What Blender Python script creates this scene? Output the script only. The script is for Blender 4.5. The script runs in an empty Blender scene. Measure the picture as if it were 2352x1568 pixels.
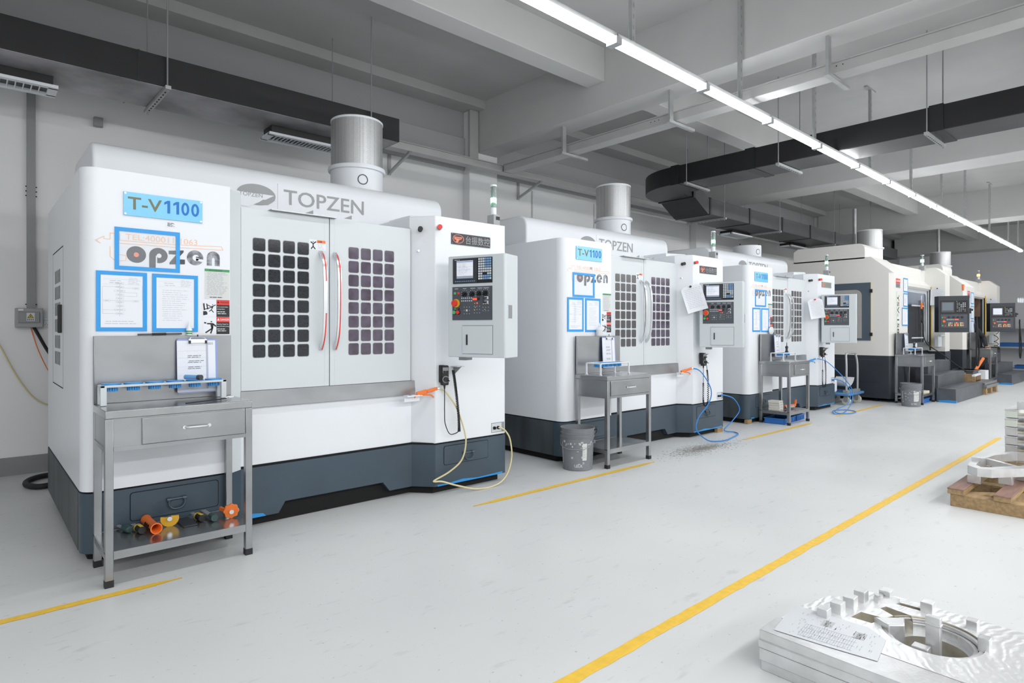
LROW = 600; LNEAR = 32; ELED = 30; EXPO = -0.24; GAM = 1.06
import bpy, bmesh, math, random
from math import sin, cos, pi, radians, hypot, atan2
from mathutils import Vector, Matrix
SC = bpy.context.scene
COL = SC.collection
R = random.Random(7)

# ------------------------------------------------------------------ materials
def lin(h):
    h = h.lstrip('#'); o = []
    for i in (0, 2, 4):
        c = int(h[i:i+2], 16)/255
        o.append(c/12.92 if c <= .04045 else ((c+.055)/1.055)**2.4)
    return (*o, 1)
MATS = {}
def mat(name, col, rough=.5, metal=0, emit=None, es=0, noise=0, nscale=8, ndetail=4, bump=0, bscale=60, spec=.5, stretch=None, alpha=1, trans=0, col2=None, rnoise=0):
    if name in MATS: return MATS[name]
    m = bpy.data.materials.new(name); m.use_nodes = True
    nt = m.node_tree; b = nt.nodes['Principled BSDF']
    c = lin(col) if isinstance(col, str) else (*col, 1)
    b.inputs['Base Color'].default_value = c
    b.inputs['Roughness'].default_value = rough
    b.inputs['Metallic'].default_value = metal
    b.inputs['Specular IOR Level'].default_value = spec
    b.inputs['Alpha'].default_value = alpha
    b.inputs['Transmission Weight'].default_value = trans
    if emit:
        b.inputs['Emission Color'].default_value = lin(emit); b.inputs['Emission Strength'].default_value = es
    if noise or bump or rnoise:
        tc = nt.nodes.new('ShaderNodeTexCoord'); mp = nt.nodes.new('ShaderNodeMapping')
        nt.links.new(tc.outputs['Object'], mp.inputs[0])
        if stretch: mp.inputs['Scale'].default_value = stretch
    if noise or rnoise:
        n = nt.nodes.new('ShaderNodeTexNoise'); n.inputs['Scale'].default_value = nscale; n.inputs['Detail'].default_value = ndetail
        nt.links.new(mp.outputs[0], n.inputs['Vector'])
    if noise:
        r = nt.nodes.new('ShaderNodeValToRGB')
        d = lin(col2) if col2 else tuple(x*(1-noise) for x in c[:3])+(1,)
        r.color_ramp.elements[0].color = d; r.color_ramp.elements[1].color = c
        r.color_ramp.elements[0].position = .35; r.color_ramp.elements[1].position = .65
        nt.links.new(n.outputs['Fac'], r.inputs[0]); nt.links.new(r.outputs[0], b.inputs['Base Color'])
    if rnoise:
        mr = nt.nodes.new('ShaderNodeMapRange'); mr.inputs[3].default_value = rough-rnoise; mr.inputs[4].default_value = rough+rnoise
        nt.links.new(n.outputs['Fac'], mr.inputs[0]); nt.links.new(mr.outputs[0], b.inputs['Roughness'])
    if bump:
        n2 = nt.nodes.new('ShaderNodeTexNoise'); n2.inputs['Scale'].default_value = bscale
        bp = nt.nodes.new('ShaderNodeBump'); bp.inputs['Strength'].default_value = bump; bp.inputs['Distance'].default_value = .01
        nt.links.new(mp.outputs[0], n2.inputs['Vector']); nt.links.new(n2.outputs['Fac'], bp.inputs['Height']); nt.links.new(bp.outputs[0], b.inputs['Normal'])
    MATS[name] = m
    return m
WHITE = mat('white enamel', '#e8ecf1', .32, noise=.03, nscale=1.5)
GREY = mat('light grey enamel', '#d3d9dd', .38)
PGREY = mat('pendant grey enamel', '#cfd6da', .4)
SLATE = mat('slate blue enamel', '#3a4a57', .38, noise=.18, nscale=3)
SLATED = mat('grimy slate enamel', '#474f54', .5, noise=.65, nscale=4, stretch=(1, 1, .25))
NAVY = mat('dark navy enamel', '#2b3139', .4, noise=.15, nscale=3)
CREAM = mat('cream enamel', '#e9e7e2', .4)
BLACK = mat('black plastic', '#0f1012', .45)
RUB = mat('black rubber', '#1c1d1f', .7)
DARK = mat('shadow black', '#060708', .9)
STEEL = mat('brushed stainless steel', '#a6a8aa', .3, .92, noise=.16, nscale=3, ndetail=2, stretch=(1, 1, 1.6), rnoise=.06)
STEELX = mat('polished stainless sheet', '#a9abac', .2, .9, noise=.15, nscale=6, rnoise=.08)
CHROME = mat('chrome', '#e3e5e7', .28, .9)
ALU = mat('milled aluminium', '#dddedf', .3, .65, noise=.14, nscale=14, bump=.06, bscale=90)
GALV = mat('galvanised steel', '#b9bbbb', .42, .6, noise=.12, nscale=9)
TRAYM = mat('painted cable tray', '#bcbcbb', .4, .3, noise=.06, nscale=4)
PERF = None
PANE1 = mat('dark window glass', '#23272d', .1, noise=.7, nscale=90, ndetail=1, col2='#1b1e22')
PANE2 = mat('violet tinted window glass', '#5f5667', .1, noise=.3, nscale=12, ndetail=3, col2='#4b414e')
PANE3 = mat('speckled window glass', '#5d5a5c', .22, noise=.5, nscale=160, ndetail=1)
RED = mat('red paint', '#e5342c', .4)
ORANGE = mat('orange plastic', '#f2762a', .4)
YEL = mat('yellow plastic', '#e0b41e', .45)
SIGNB = mat('sky blue acrylic', '#68c1f0', .18)
BLUE = mat('blue vinyl frame', '#1f97e4', .4)
BLUEP = mat('blue plastic', '#2a8fd6', .4)
BLUET = mat('blue tray plastic', '#2367b5', .45)
BLUEK = mat('blue lettering', '#0d6fc4', .5)
OLIVE = mat('olive lettering', '#6f7556', .5)
INK = mat('charcoal lettering', '#4a4d55', .55, noise=.35, nscale=40)
GINK = mat('grey lettering', '#8f9294', .4, .2)
PALEO = mat('pale orange line', '#f6c6a4', .5)
SALMON = mat('salmon emblem', '#f08a6c', .5)
PAPER = mat('white paper', '#e9ecf3', .6)
PAPERG = mat('greenish notice paper', '#d5d8d6', .6)
PINK = mat('pencil grey print', '#a9adb6', .6)
FAINT = mat('faint grey print', '#bfc3cc', .6)
PRINT = mat('dark print', '#4d515a', .6)
GREENL = mat('green print', '#3d9a5c', .5)
WOOD = mat('raw pine wood', '#a98c63', .7, noise=.35, nscale=7, stretch=(1, 6, 6))
WOODR = mat('reddish plywood face', '#8f6b5e', .55, noise=.3, nscale=6, stretch=(1, 5, 5))
GLOWG = mat('lit green lens', '#d8ffe8', .3, emit='#8dffbf', es=6)
GLOWO = mat('lit amber lens', '#ffd9a0', .3, emit='#ff9a3c', es=8)
CLEAR = mat('clear acrylic tube', '#e8edef', .08, trans=.9)
SCREEN = mat('lit screen', '#dfe4ee', .3, emit='#dfe4ee', es=.35)
SCREENOFF = mat('grey screen', '#6c7782', .25)
PANELK = mat('dark control plate', '#474d55', .45)
KEYW = mat('pale key', '#cfd6dd', .5)
KEYB = mat('blue key', '#7fa9d6', .5)
REDLIT = mat('lit red display', '#ff5a4a', .4, emit='#ff4030', es=.8)
GRNLIT = mat('green button', '#4fb96a', .4)
YELLIT = mat('lit yellow key', '#ffe08a', .4, emit='#ffcf60', es=.7)
DUCT = mat('black duct insulation', '#19191b', .42, noise=.25, nscale=5)
DUCTG = mat('dusty duct underside', '#b4b1b6', .45, noise=.6, nscale=2.2, ndetail=6)
DUCT2 = mat('charcoal duct insulation', '#434345', .45, noise=.2, nscale=4)
GREYP = mat('grey painted conduit', '#8d8f91', .45)
GREYBOX = mat('grey plastic enclosure', '#9fa1a3', .45)
BUCKET = mat('grey bucket plastic', '#7b7f84', .5, noise=.1, nscale=12)
HOSEY = mat('yellowed clear hose', '#d6c999', .3)
HOSEB = mat('blue air hose', '#1d7ed0', .4)
GREENH = mat('dark green plastic', '#2f4a48', .4)
SKIN = mat('skin', '#c98f72', .5)
JACK = mat('navy jacket cloth', '#26364f', .8)
TROU = mat('black cloth', '#202228', .85)
OLIVEW = mat('grey green strut', '#9aa09b', .5)
YLINE = mat('yellow floor paint', '#f5c63a', .45, noise=.12, nscale=30)

def perf():
    m = bpy.data.materials.new('perforated steel mesh'); m.use_nodes = True
    nt = m.node_tree; b = nt.nodes['Principled BSDF']
    b.inputs['Metallic'].default_value = .6; b.inputs['Roughness'].default_value = .4
    tc = nt.nodes.new('ShaderNodeTexCoord'); v = nt.nodes.new('ShaderNodeTexVoronoi'); v.inputs['Scale'].default_value = 120
    v.inputs['Randomness'].default_value = .15
    r = nt.nodes.new('ShaderNodeValToRGB'); r.color_ramp.elements[0].color = lin('#8e8f91'); r.color_ramp.elements[1].color = lin('#bfc0c1')
    r.color_ramp.elements[0].position = .28; r.color_ramp.elements[1].position = .42
    nt.links.new(tc.outputs['Object'], v.inputs['Vector']); nt.links.new(v.outputs['Distance'], r.inputs[0]); nt.links.new(r.outputs[0], b.inputs['Base Color'])
    return m
PERF = perf()

# ------------------------------------------------------------------ mesh builder
class MB:
    def __init__(s): s.v = []; s.f = []; s.m = []; s.M = []
    def mi(s, m):
        if m not in s.M: s.M.append(m)
        return s.M.index(m)
    def add(s, vs, fs, m):
        o = len(s.v); s.v += [tuple(v) for v in vs]; i = s.mi(m)
        for f in fs: s.f.append([o+k for k in f]); s.m.append(i)
    def box(s, x0, x1, y0, y1, z0, z1, m, rz=0, c=None):
        vs = [(x, y, z) for z in (z0, z1) for y in (y0, y1) for x in (x0, x1)]
        if rz:
            c = c or ((x0+x1)/2, (y0+y1)/2)
            vs = [(c[0]+(x-c[0])*cos(rz)-(y-c[1])*sin(rz), c[1]+(x-c[0])*sin(rz)+(y-c[1])*cos(rz), z) for x, y, z in vs]
        s.add(vs, [(0, 2, 3, 1), (4, 5, 7, 6), (0, 1, 5, 4), (2, 6, 7, 3), (0, 4, 6, 2), (1, 3, 7, 5)], m)
        return s
    def obox(s, p, q, w, h, m, up=(0, 0, 1)):   # bar from p to q, w across, h along up
        p = Vector(p); q = Vector(q); d = (q-p).normalized(); u = Vector(up)
        a = d.cross(u)
        if a.length < 1e-4: a = d.cross(Vector((0, 1, 0)))
        a.normalize(); u = a.cross(d).normalized()
        vs = [e+a*i*w/2+u*j*h/2 for e in (p, q) for i in (-1, 1) for j in (-1, 1)]
        s.add(vs, [(0, 1, 3, 2), (4, 6, 7, 5), (0, 4, 5, 1), (2, 3, 7, 6), (0, 2, 6, 4), (1, 5, 7, 3)], m)
        return s
    def prism(s, poly, ax, a, b, m):
        n = len(poly); vs = []
        for t in (a, b):
            for p, q in poly:
                vs.append((p, q, t) if ax == 'z' else (t, p, q) if ax == 'x' else (p, t, q))
        s.add(vs, [tuple(range(n)), tuple(range(n, 2*n))]+[(i, (i+1) % n, n+(i+1) % n, n+i) for i in range(n)], m)
        return s
    def cyl(s, p, q, r, m, n=16, r2=None):
        p = Vector(p); q = Vector(q); d = (q-p).normalized(); r2 = r if r2 is None else r2
        a = d.cross(Vector((0, 0, 1)) if abs(d.z) < .9 else Vector((1, 0, 0))).normalized(); b = d.cross(a)
        vs = [p+(a*cos(2*pi*i/n)+b*sin(2*pi*i/n))*r for i in range(n)]+[q+(a*cos(2*pi*i/n)+b*sin(2*pi*i/n))*r2 for i in range(n)]
        s.add(vs, [tuple(range(n)), tuple(range(n, 2*n))]+[(i, (i+1) % n, n+(i+1) % n, n+i) for i in range(n)], m)
        return s
    def lathe(s, prof, c, m, n=24):
        vs = [(c[0]+r*cos(2*pi*i/n), c[1]+r*sin(2*pi*i/n), c[2]+z) for r, z in prof for i in range(n)]
        k = len(prof); fs = []
        for j in range(k-1):
            for i in range(n): fs.append((j*n+i, j*n+(i+1) % n, (j+1)*n+(i+1) % n, (j+1)*n+i))
        if prof[0][0] > 1e-5 and prof[0][0] != prof[-1][0]: pass
        s.add(vs, fs, m); return s
    def tube(s, pts, r, m, n=8, res=6, flat=1):
        P = [Vector(p) for p in pts]
        if res > 1 and len(P) > 2: P = crom(P, res)
        T = [(P[min(i+1, len(P)-1)]-P[max(i-1, 0)]).normalized() for i in range(len(P))]
        a = T[0].cross(Vector((0, 0, 1)) if abs(T[0].z) < .9 else Vector((1, 0, 0))).normalized(); vs = []
        for p, t in zip(P, T):
            a = (a-t*a.dot(t)).normalized(); b = t.cross(a)
            vs += [p+(a*cos(2*pi*i/n)+b*sin(2*pi*i/n)*flat)*r for i in range(n)]
        k = len(P); fs = [tuple(range(n)), tuple(range((k-1)*n, k*n))]
        for j in range(k-1):
            for i in range(n): fs.append((j*n+i, j*n+(i+1) % n, (j+1)*n+(i+1) % n, (j+1)*n+i))
        s.add(vs, fs, m); return s
    def poly(s, pts, m): s.add(pts, [tuple(range(len(pts)))], m); return s
    def rect(s, x0, x1, z0, z1, y, m): return s.poly([(x0, y, z0), (x1, y, z0), (x1, y, z1), (x0, y, z1)], m)   # facing -y
    def rrect(s, x0, x1, z0, z1, y, m, r=.012, t=0):
        p = []
        for cx, cz, a0 in ((x1-r, z1-r, 0), (x0+r, z1-r, 90), (x0+r, z0+r, 180), (x1-r, z0+r, 270)):
            for k in range(4): p.append((cx+r*cos(radians(a0+30*k)), cz+r*sin(radians(a0+30*k))))
        if t: return s.prism(p, 'y', y, y+t, m)
        return s.poly([(a, y, b) for a, b in p], m)
    def sphere(s, c, r, m, n=12, sx=1, sy=1, sz=1):
        vs = []; fs = []; k = n//2
        for j in range(k+1):
            for i in range(n):
                t = pi*j/k; vs.append((c[0]+r*sx*sin(t)*cos(2*pi*i/n), c[1]+r*sy*sin(t)*sin(2*pi*i/n), c[2]+r*sz*cos(t)))
        for j in range(k):
            for i in range(n): fs.append((j*n+i, j*n+(i+1) % n, (j+1)*n+(i+1) % n, (j+1)*n+i))
        s.add(vs, fs, m); return s
    def text(s, body, x, z, h, y, m, bold=0, sx=1, align='LEFT', M=None, w=None):
        """letters in the x-z plane facing -y; h = cap height; M maps (x,0,z) if given"""
        cu = bpy.data.curves.new('t', 'FONT'); cu.body = body; cu.size = 1; cu.offset = bold; cu.align_x = align; cu.resolution_u = 3
        ob = bpy.data.objects.new('t', cu); COL.objects.link(ob)
        dg = bpy.context.evaluated_depsgraph_get(); me = bpy.data.meshes.new_from_object(ob.evaluated_get(dg))
        bpy.data.objects.remove(ob); bpy.data.curves.remove(cu)
        if len(me.vertices):
            k = h/.73
            xs = [v.co.x for v in me.vertices]
            if w: sx = w/((max(xs)-min(xs))*k)
            vs = [(x+v.co.x*k*sx, y, z+v.co.y*k) for v in me.vertices]
            if M: vs = [tuple(M @ Vector(v)) for v in vs]
            s.add(vs, [tuple(p.vertices) for p in me.polygons], m)
        bpy.data.meshes.remove(me); return s
    def build(s, name, parent=None, bevel=0, smooth=35, seg=2, loc=None, rot=None, label=None):
        me = bpy.data.meshes.new(name); me.from_pydata(s.v, [], s.f)
        for m in s.M: me.materials.append(m)
        me.polygons.foreach_set('material_index', s.m)
        b = bmesh.new(); b.from_mesh(me); bmesh.ops.recalc_face_normals(b, faces=b.faces[:]); b.to_mesh(me); b.free()
        if smooth:
            me.polygons.foreach_set('use_smooth', [True]*len(me.polygons)); me.set_sharp_from_angle(angle=radians(smooth))
        o = bpy.data.objects.new(name, me); COL.objects.link(o)
        if parent: o.parent = parent
        if bevel:
            bm = o.modifiers.new('bevel', 'BEVEL'); bm.width = bevel; bm.segments = seg; bm.limit_method = 'ANGLE'; bm.angle_limit = radians(40)
        if loc: o.location = loc
        if rot: o.rotation_euler = rot
        if label: o['label'] = label
        return o
def crom(P, res):
    Q = []; n = len(P)
    for i in range(n-1):
        a, b, c, d = P[max(i-1, 0)], P[i], P[i+1], P[min(i+2, n-1)]
        for k in range(res):
            t = k/res
            Q.append(.5*((2*b)+(c-a)*t+(2*a-5*b+4*c-d)*t*t+(3*b-a-3*c+d)*t**3))
    Q.append(P[-1]); return Q
def arc(cx, cy, r, a0, a1, n=6): return [(cx+r*cos(radians(a0+(a1-a0)*i/n)), cy+r*sin(radians(a0+(a1-a0)*i/n))) for i in range(n+1)]

# ------------------------------------------------------------------ things
def tag(o, label, cat, group=None, kind=None):
    o['label'] = label; o['category'] = cat
    if group: o['group'] = group
    if kind: o['kind'] = kind
    return o
def T(name, label, cat, loc=(0, 0, 0), rz=0, group=None, kind=None):
    o = bpy.data.objects.new(name, None); COL.objects.link(o); o.location = loc; o.rotation_euler = (0, 0, rz); o.empty_display_size = .1
    return tag(o, label, cat, group, kind)
def S(name, mb, bevel=0, smooth=35):
    o = mb.build(name, None, bevel, smooth); o['kind'] = 'structure'; return o
def kids(o): return [c for c in COL.objects if c.parent == o]
def dup(o, parent=None):
    c = o.copy(); COL.objects.link(c)
    if parent: c.parent = parent
    for k in kids(o): dup(k, c)
    return c
def kid(o, name):
    for c in COL.objects:
        if c.parent == o and c.name.split('.')[0] == name: return c
def drop(o):
    for k in kids(o): drop(k)
    bpy.data.objects.remove(o)
# ------------------------------------------------------------------ camera
cam = bpy.data.cameras.new('camera'); co = bpy.data.objects.new('camera', cam); COL.objects.link(co)
co.location = (0, 0, 1.25); co.rotation_euler = (radians(90), 0, radians(48.2-90))
cam.sensor_width = 36; cam.lens = 1394/2352*36; cam.shift_y = -27/2352; cam.clip_end = 200; cam.clip_start = .05
SC.camera = co

# ------------------------------------------------------------------ the hall
def floor_mat():
    m = bpy.data.materials.new('pale grey epoxy floor'); m.use_nodes = True
    nt = m.node_tree; b = nt.nodes['Principled BSDF']; N = nt.nodes.new; L = nt.links.new
    tc = N('ShaderNodeTexCoord')
    def noise(sc, det, rough=.5, stretch=None):
        n = N('ShaderNodeTexNoise'); n.inputs['Scale'].default_value = sc; n.inputs['Detail'].default_value = det; n.inputs['Roughness'].default_value = rough
        if stretch:
            mp = N('ShaderNodeMapping'); mp.inputs['Scale'].default_value = stretch; L(tc.outputs['Object'], mp.inputs[0]); L(mp.outputs[0], n.inputs['Vector'])
        else: L(tc.outputs['Object'], n.inputs['Vector'])
        return n
    def ramp(n, p0, c0, p1, c1):
        r = N('ShaderNodeValToRGB'); e = r.color_ramp.elements; e[0].position = p0; e[1].position = p1; e[0].color = lin(c0); e[1].color = lin(c1)
        L(n.outputs['Fac'], r.inputs[0]); return r
    big = ramp(noise(.7, 3), .3, '#cdd0d1', .7, '#d9dbdb')
    spots = ramp(noise(30, 3, .55, (1, 1.6, 1)), .27, '#8a8d8e', .315, '#ffffff')
    scuff = ramp(noise(5, 6, .62, (1, 3, 1)), .3, '#b9bcbd', .4, '#ffffff')
    mul = N('ShaderNodeMixRGB'); mul.blend_type = 'MULTIPLY'; mul.inputs[0].default_value = .5; L(big.outputs[0], mul.inputs[1]); L(spots.outputs[0], mul.inputs[2])
    mul2 = N('ShaderNodeMixRGB'); mul2.blend_type = 'MULTIPLY'; mul2.inputs[0].default_value = .3; L(mul.outputs[0], mul2.inputs[1]); L(scuff.outputs[0], mul2.inputs[2])
    L(mul2.outputs[0], b.inputs['Base Color'])
    mr = N('ShaderNodeMapRange'); mr.inputs[3].default_value = .25; mr.inputs[4].default_value = .48; L(noise(2, 5).outputs['Fac'], mr.inputs[0]); L(mr.outputs[0], b.inputs['Roughness'])
    b.inputs['Specular IOR Level'].default_value = .35
    return m
FLOOR = floor_mat()
WALLM = mat('white painted plaster', '#f0f1f2', .7, noise=.03, nscale=2, bump=.05, bscale=30)
CEILM = mat('grey painted concrete', '#b3b3b2', .75, noise=.1, nscale=1.2, ndetail=5)
BEAMM = mat('pale painted concrete', '#c4c4c3', .7, noise=.05, nscale=2)
BASEM = mat('grey painted skirting', '#8b8d8e', .6, noise=.12, nscale=4)
WF = 23.9
S('floor', MB().box(-5, WF, -7, 6.75, -.1, 0, FLOOR))
S('ceiling', MB().box(-5, WF, -7, 6.75, 4.37, 4.5, CEILM))
S('wall_back', MB().box(-5, WF, 6.75, 6.95, 0, 4.5, WALLM))
S('wall_far', MB().box(WF, WF+.2, -7, 6.75, 0, 4.5, mat('cool grey plaster', '#dcdee1', .7)))
S('wall_left', MB().box(-5.2, -5, -7, 6.95, 0, 4.5, WALLM))
S('wall_front', MB().box(-5.2, WF+.2, -7.2, -7, 0, 4.5, WALLM))
S('baseboard_back', MB().box(-5, WF, 6.738, 6.75, 0, .155, BASEM))
n = 0
def trim(mb, bev=.008):
    global n
    n += 1
    return S('trim_%d' % n, mb, bev)
for x0, x1, z in ((5.25, 5.6, 3.7), (10.75, 11.4, 3.7), (16.85, 17.6, 3.7), (-1.0, -.5, 3.7), (23.1, WF, 3.7)):
    trim(MB().box(x0, x1, -7, 6.62, z, 4.4, BEAMM))
for a, b in ((-.5, 5.25), (5.6, 10.75), (11.4, 16.85), (17.6, 23.1)):
    for y in (4.33, .6, -3.2):
        trim(MB().box(a, b, y, y+.25, 4.0, 4.4, BEAMM))
trim(MB().box(-5, WF, 6.42, 6.75, 4.26, 4.4, CEILM))
trim(MB().box(-5, WF, 6.7, 6.75, 3.46, 3.9, mat('shaded band grey', '#a9aaab', .75)))  # band coloured grey to carry the shade high on the wall
trim(MB().box(-5, WF, 6.73, 6.75, 3.9, 4.27, mat('shaded wall grey', '#a0a1a1', .75)))  # white wall continues here; shade below the ceiling is put into its grey
for x in (5.12, 10.85, 16.9):
    trim(MB().box(x, x+.5, 6.6, 6.75, 0, 4.3, WALLM))
    trim(MB().box(x-.03, x+.12, 6.55, 6.6, 3.5, 4.26, CEILM))

# painted floor lines
def fline(x0, x1, y, w, label, fade=.3, seed=1):
    rr = random.Random(seed); mb = MB(); k = int((x1-x0)/.06)+2; top = []; bot = []
    for i in range(k+1):
        x = x0+(x1-x0)*i/k; e = min(1, (x-x0)/fade+.25, (x1-x)/fade+.25)
        top.append((x, y+w/2*e+rr.uniform(-.003, .003))); bot.append((x, y-w/2*e+rr.uniform(-.003, .003)))
    for i in range(k):
        mb.add([(bot[i][0], bot[i][1], .0015), (bot[i+1][0], bot[i+1][1], .0015), (top[i+1][0], top[i+1][1], .0015), (top[i][0], top[i][1], .0015)], [(0, 1, 2, 3)], YLINE)
    return tag(mb.build('floor_line', None), label, 'floor line', None)
fline(1.2, 8.9, 1.475, .055, 'long yellow line painted along the aisle across the whole pale floor', .01, 3)
fline(-.6, .80, 3.39, .05, 'short yellow floor line in front of the nearest worktable', .25, 4)
fline(2.66, 4.85, 3.385, .05, 'yellow floor line below the grey bucket and second worktable', .25, 5)
fline(6.55, 8.45, 3.385, .05, 'yellow floor line in front of the worktable with blue trays under it', .25, 6)
fline(9.3, 11.4, 3.42, .05, 'farthest yellow floor line, leading to the bucket beside the cream machine', .3, 7)

# ------------------------------------------------------------------ overhead services
TUBE = mat('glowing diffuser', '#ffffff', .4, emit='#fbfdff', es=ELED)
def lampY(x): return 2.672+.0126*(x-2.5)
k = 0
for i in range(-1, 14):
    x0 = 3.355+1.19*i; x1 = x0+1.19
    nm = 'lit white tube lamp, '+('nearest, cut by the top edge', 'second from the near end', 'third from the near end', 'fourth from the near end', 'fifth from the near end', 'sixth from the near end', 'seventh from the near end', 'eighth from the near end', 'seventh from the far end', 'sixth from the far end', 'fifth from the far end', 'fourth from the far end', 'third from the far end', 'second from the far end', 'farthest')[i+1]+', in the overhead row'
    t = T('tube_lamp', nm, 'lamp', (x0, lampY(x0), 3.25), atan2(.0126, 1), 'lit tube lamps in one long row under the ceiling')
    MB().box(.005, 1.185, -.03, .03, .022, .06, GALV).build('housing', t)
    p = [(.044*cos(a), .044*sin(a)*.9+.02) for a in [pi+pi*j/8 for j in range(9)]]
    MB().prism(p, 'x', .03, 1.16, TUBE).build('diffuser', t)
    for e in (0, 1.16): MB().box(e, e+.03, -.045, .045, -.02, .03, GREYBOX).build('end_cap', t)
    MB().cyl((0, 0, .0), (0, 0, .022), .006, CHROME, 8).build('clip', t)
for i, (x, y) in enumerate(((3.58, 2.70), (5.2, 2.72), (6.9, 2.75), (8.7, 2.77), (10.5, 2.79), (12.3, 2.82), (14.0, 2.84), (16.2, 2.86), (18.4, 2.89), (19.7, 2.9))):
    t = T('lamp_hanger', ('slotted steel hanger above lamp row, nearest to the viewer', 'slotted steel hanger above the lamp row, in front of the cable tray', 'T-topped slotted hanger above lamp row beside the cable tray', 'T-topped slotted hanger rising behind the crosswise black duct', 'slotted hanger over the lamp row just past the crosswise duct', 'thin slotted hanger above the lamp row at the second beam', 'T-topped slotted hanger in the far bay of the lamp row', 'slotted hanger over the lamp row near the third beam', 'second last slotted hanger of the lamp row', 'last slotted hanger at the end of the lamp row')[i], 'hanger', (x, y, 3.3), 0, 'slotted hangers of the lamp row')
    top = 4.37
    if any(a-.03 < x < b+.03 for a, b in ((5.25, 5.6), (10.75, 11.4), (16.85, 17.6))): top = 3.7
    MB().box(-.02, .02, -.015, .015, 0, top-3.3, GALV).build('post', t)
    mb = MB()
    for q in range(int((top-3.35)/.08)): mb.box(-.006, .006, -.0165, -.015, .04+q*.08, .07+q*.08, GREYP)
    mb.build('slots', t)
    MB().box(-.16, .16, -.02, .02, top-3.32, top-3.3, GALV).build('top_plate', t)

# cable trays
t = T('cable_tray', 'galvanised metal cable tray crossing under the ceiling beam over the machines', 'cable tray', (5.42, -4, 3.4))
MB().box(0, .17, 0, 10.23, 0, .09, TRAYM).build('trunking', t, .004)
MB().box(-.012, .182, 0, 10.23, .09, .1, TRAYM).build('lid', t)
for y in (5.99, 7.8, 4.2):
    mb = MB()
    for q in range(3): mb.cyl((-.002, y-.06+q*.05, .06), (0, y-.06+q*.05, .06), .005, DARK, 8)
    mb.build('joint_screws', t)
t = T('cable_tray', 'metal cable tray running along the back wall behind the machines', 'cable tray', (-3, 6.26, 3.4))
MB().box(0, 23, 0, .14, 0, .085, TRAYM).build('trunking', t, .004)
MB().box(0, 23, -.012, .152, .085, .095, TRAYM).build('lid', t)
for i, (x, y0) in enumerate(((5.6, 5.05), (5.6, 3.55), (5.6, 2.02))):
    t = T('tray_hanger', ('L-shaped bracket carrying the crosswise tray, nearest the back wall', 'L-shaped bracket carrying the crosswise tray, left of the lamp row', 'L-shaped bracket carrying the crosswise tray, right of the lamp row')[i], 'bracket', (5.355, y0, 3.37))
    MB().box(-.03, .03, -.012, .012, .02, .34 if i < 2 else .34, GALV).build('upright', t)
    MB().box(-.05, .42, -.02, .02, -.005, .022, GALV).build('arm', t)
for i, x in enumerate((3.95, 6.15, 8.2)):
    t = T('wall_bracket', ('steel wall bracket under the tray, at the end of the black duct', 'steel wall bracket under the tray, left of the second filter drum', 'steel wall bracket under the tray, right of the second filter drum')[i], 'bracket', (x, 6.75, 3.4))
    MB().box(-.02, .02, -.02, 0, -.2, .1, GALV).build('upright', t)
    MB().obox((0, 0, -.18), (0, -.5, -.012), .03, .03, GALV).build('arm', t)

# black ducts
def vent(parent, x0, x1, y0, y1, z0, z1, n):
    v = MB().box(x0, x1, y0, y1, z0+.02, z1, DUCT).build('vent_neck', parent)
    mb = MB()
    for a, b, c, d in ((x0-.03, x1+.03, y0-.03, y0+.02), (x0-.03, x1+.03, y1-.02, y1+.03), (x0-.03, x0+.03, y0, y1), (x1-.03, x1+.03, y0, y1)): mb.box(a, b, c, d, z0, z0+.022, WHITE)
    mb.build('grille_frame', v)
    mb = MB()
    for i in range(1, n): mb.obox((x0+.03+(x1-x0-.06)*i/n, y0, z0+.012), (x0+.03+(x1-x0-.06)*i/n, y1, z0+.012), .006, .024, WHITE, (.35, 0, 1))
    mb.build('slats', v)
t = T('air_duct', 'long black rectangular air duct hung above the nearest machine', 'duct', (-4, 5.485, 3.2))
mb = MB().box(0, 7.334, 0, .615, 0, .24, DUCT); mb.box(0, 7.32, .012, .603, -.004, .002, DUCTG); mb.build('duct_body', t, .006)
MB().box(4.98, 4.995, -.003, .62, -.003, .243, DUCT).build('joint_flange', t)
vent(t, 6.14, 6.86, .33, .54, -.1, 0, 18); vent(t, 3.0, 4.48, .34, .54, -.1, 0, 30)
def rodhang(label, p1, p2, z0, zt, t0, strut=True):
    t = T('duct_hanger', label, 'hanger', (*p1, z0), 0)
    d = (p2[0]-p1[0], p2[1]-p1[1]); L = hypot(*d); ux, uy = d[0]/L, d[1]/L
    MB().cyl((0, 0, -.03), (0, 0, zt-z0), .006, GREYP, 8).build('rod', t)
    MB().cyl((d[0], d[1], -.03), (d[0], d[1], zt-z0), .006, GREYP, 8).build('rod', t)
    mb = MB(); mb.obox((-ux*.03, -uy*.03, 0), (d[0]+ux*.04, d[1]+uy*.04, 0), .04, .028, GALV)
    for q in range(9): mb.obox((d[0]*(.08+.1*q), d[1]*(.08+.1*q), -.0145), (d[0]*(.12+.1*q), d[1]*(.12+.1*q), -.0145), .01, .002, DARK)
    mb.build('strut', t)
rodhang('threaded rods and slotted strut under the long black duct, left side', (1.18, 5.45), (1.17, 6.13), 3.178, 4.37, 0)
rodhang('threaded rods and strut at the right end of the long black duct', (2.99, 5.45), (2.9, 6.13), 3.178, 4.37, 0)
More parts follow.
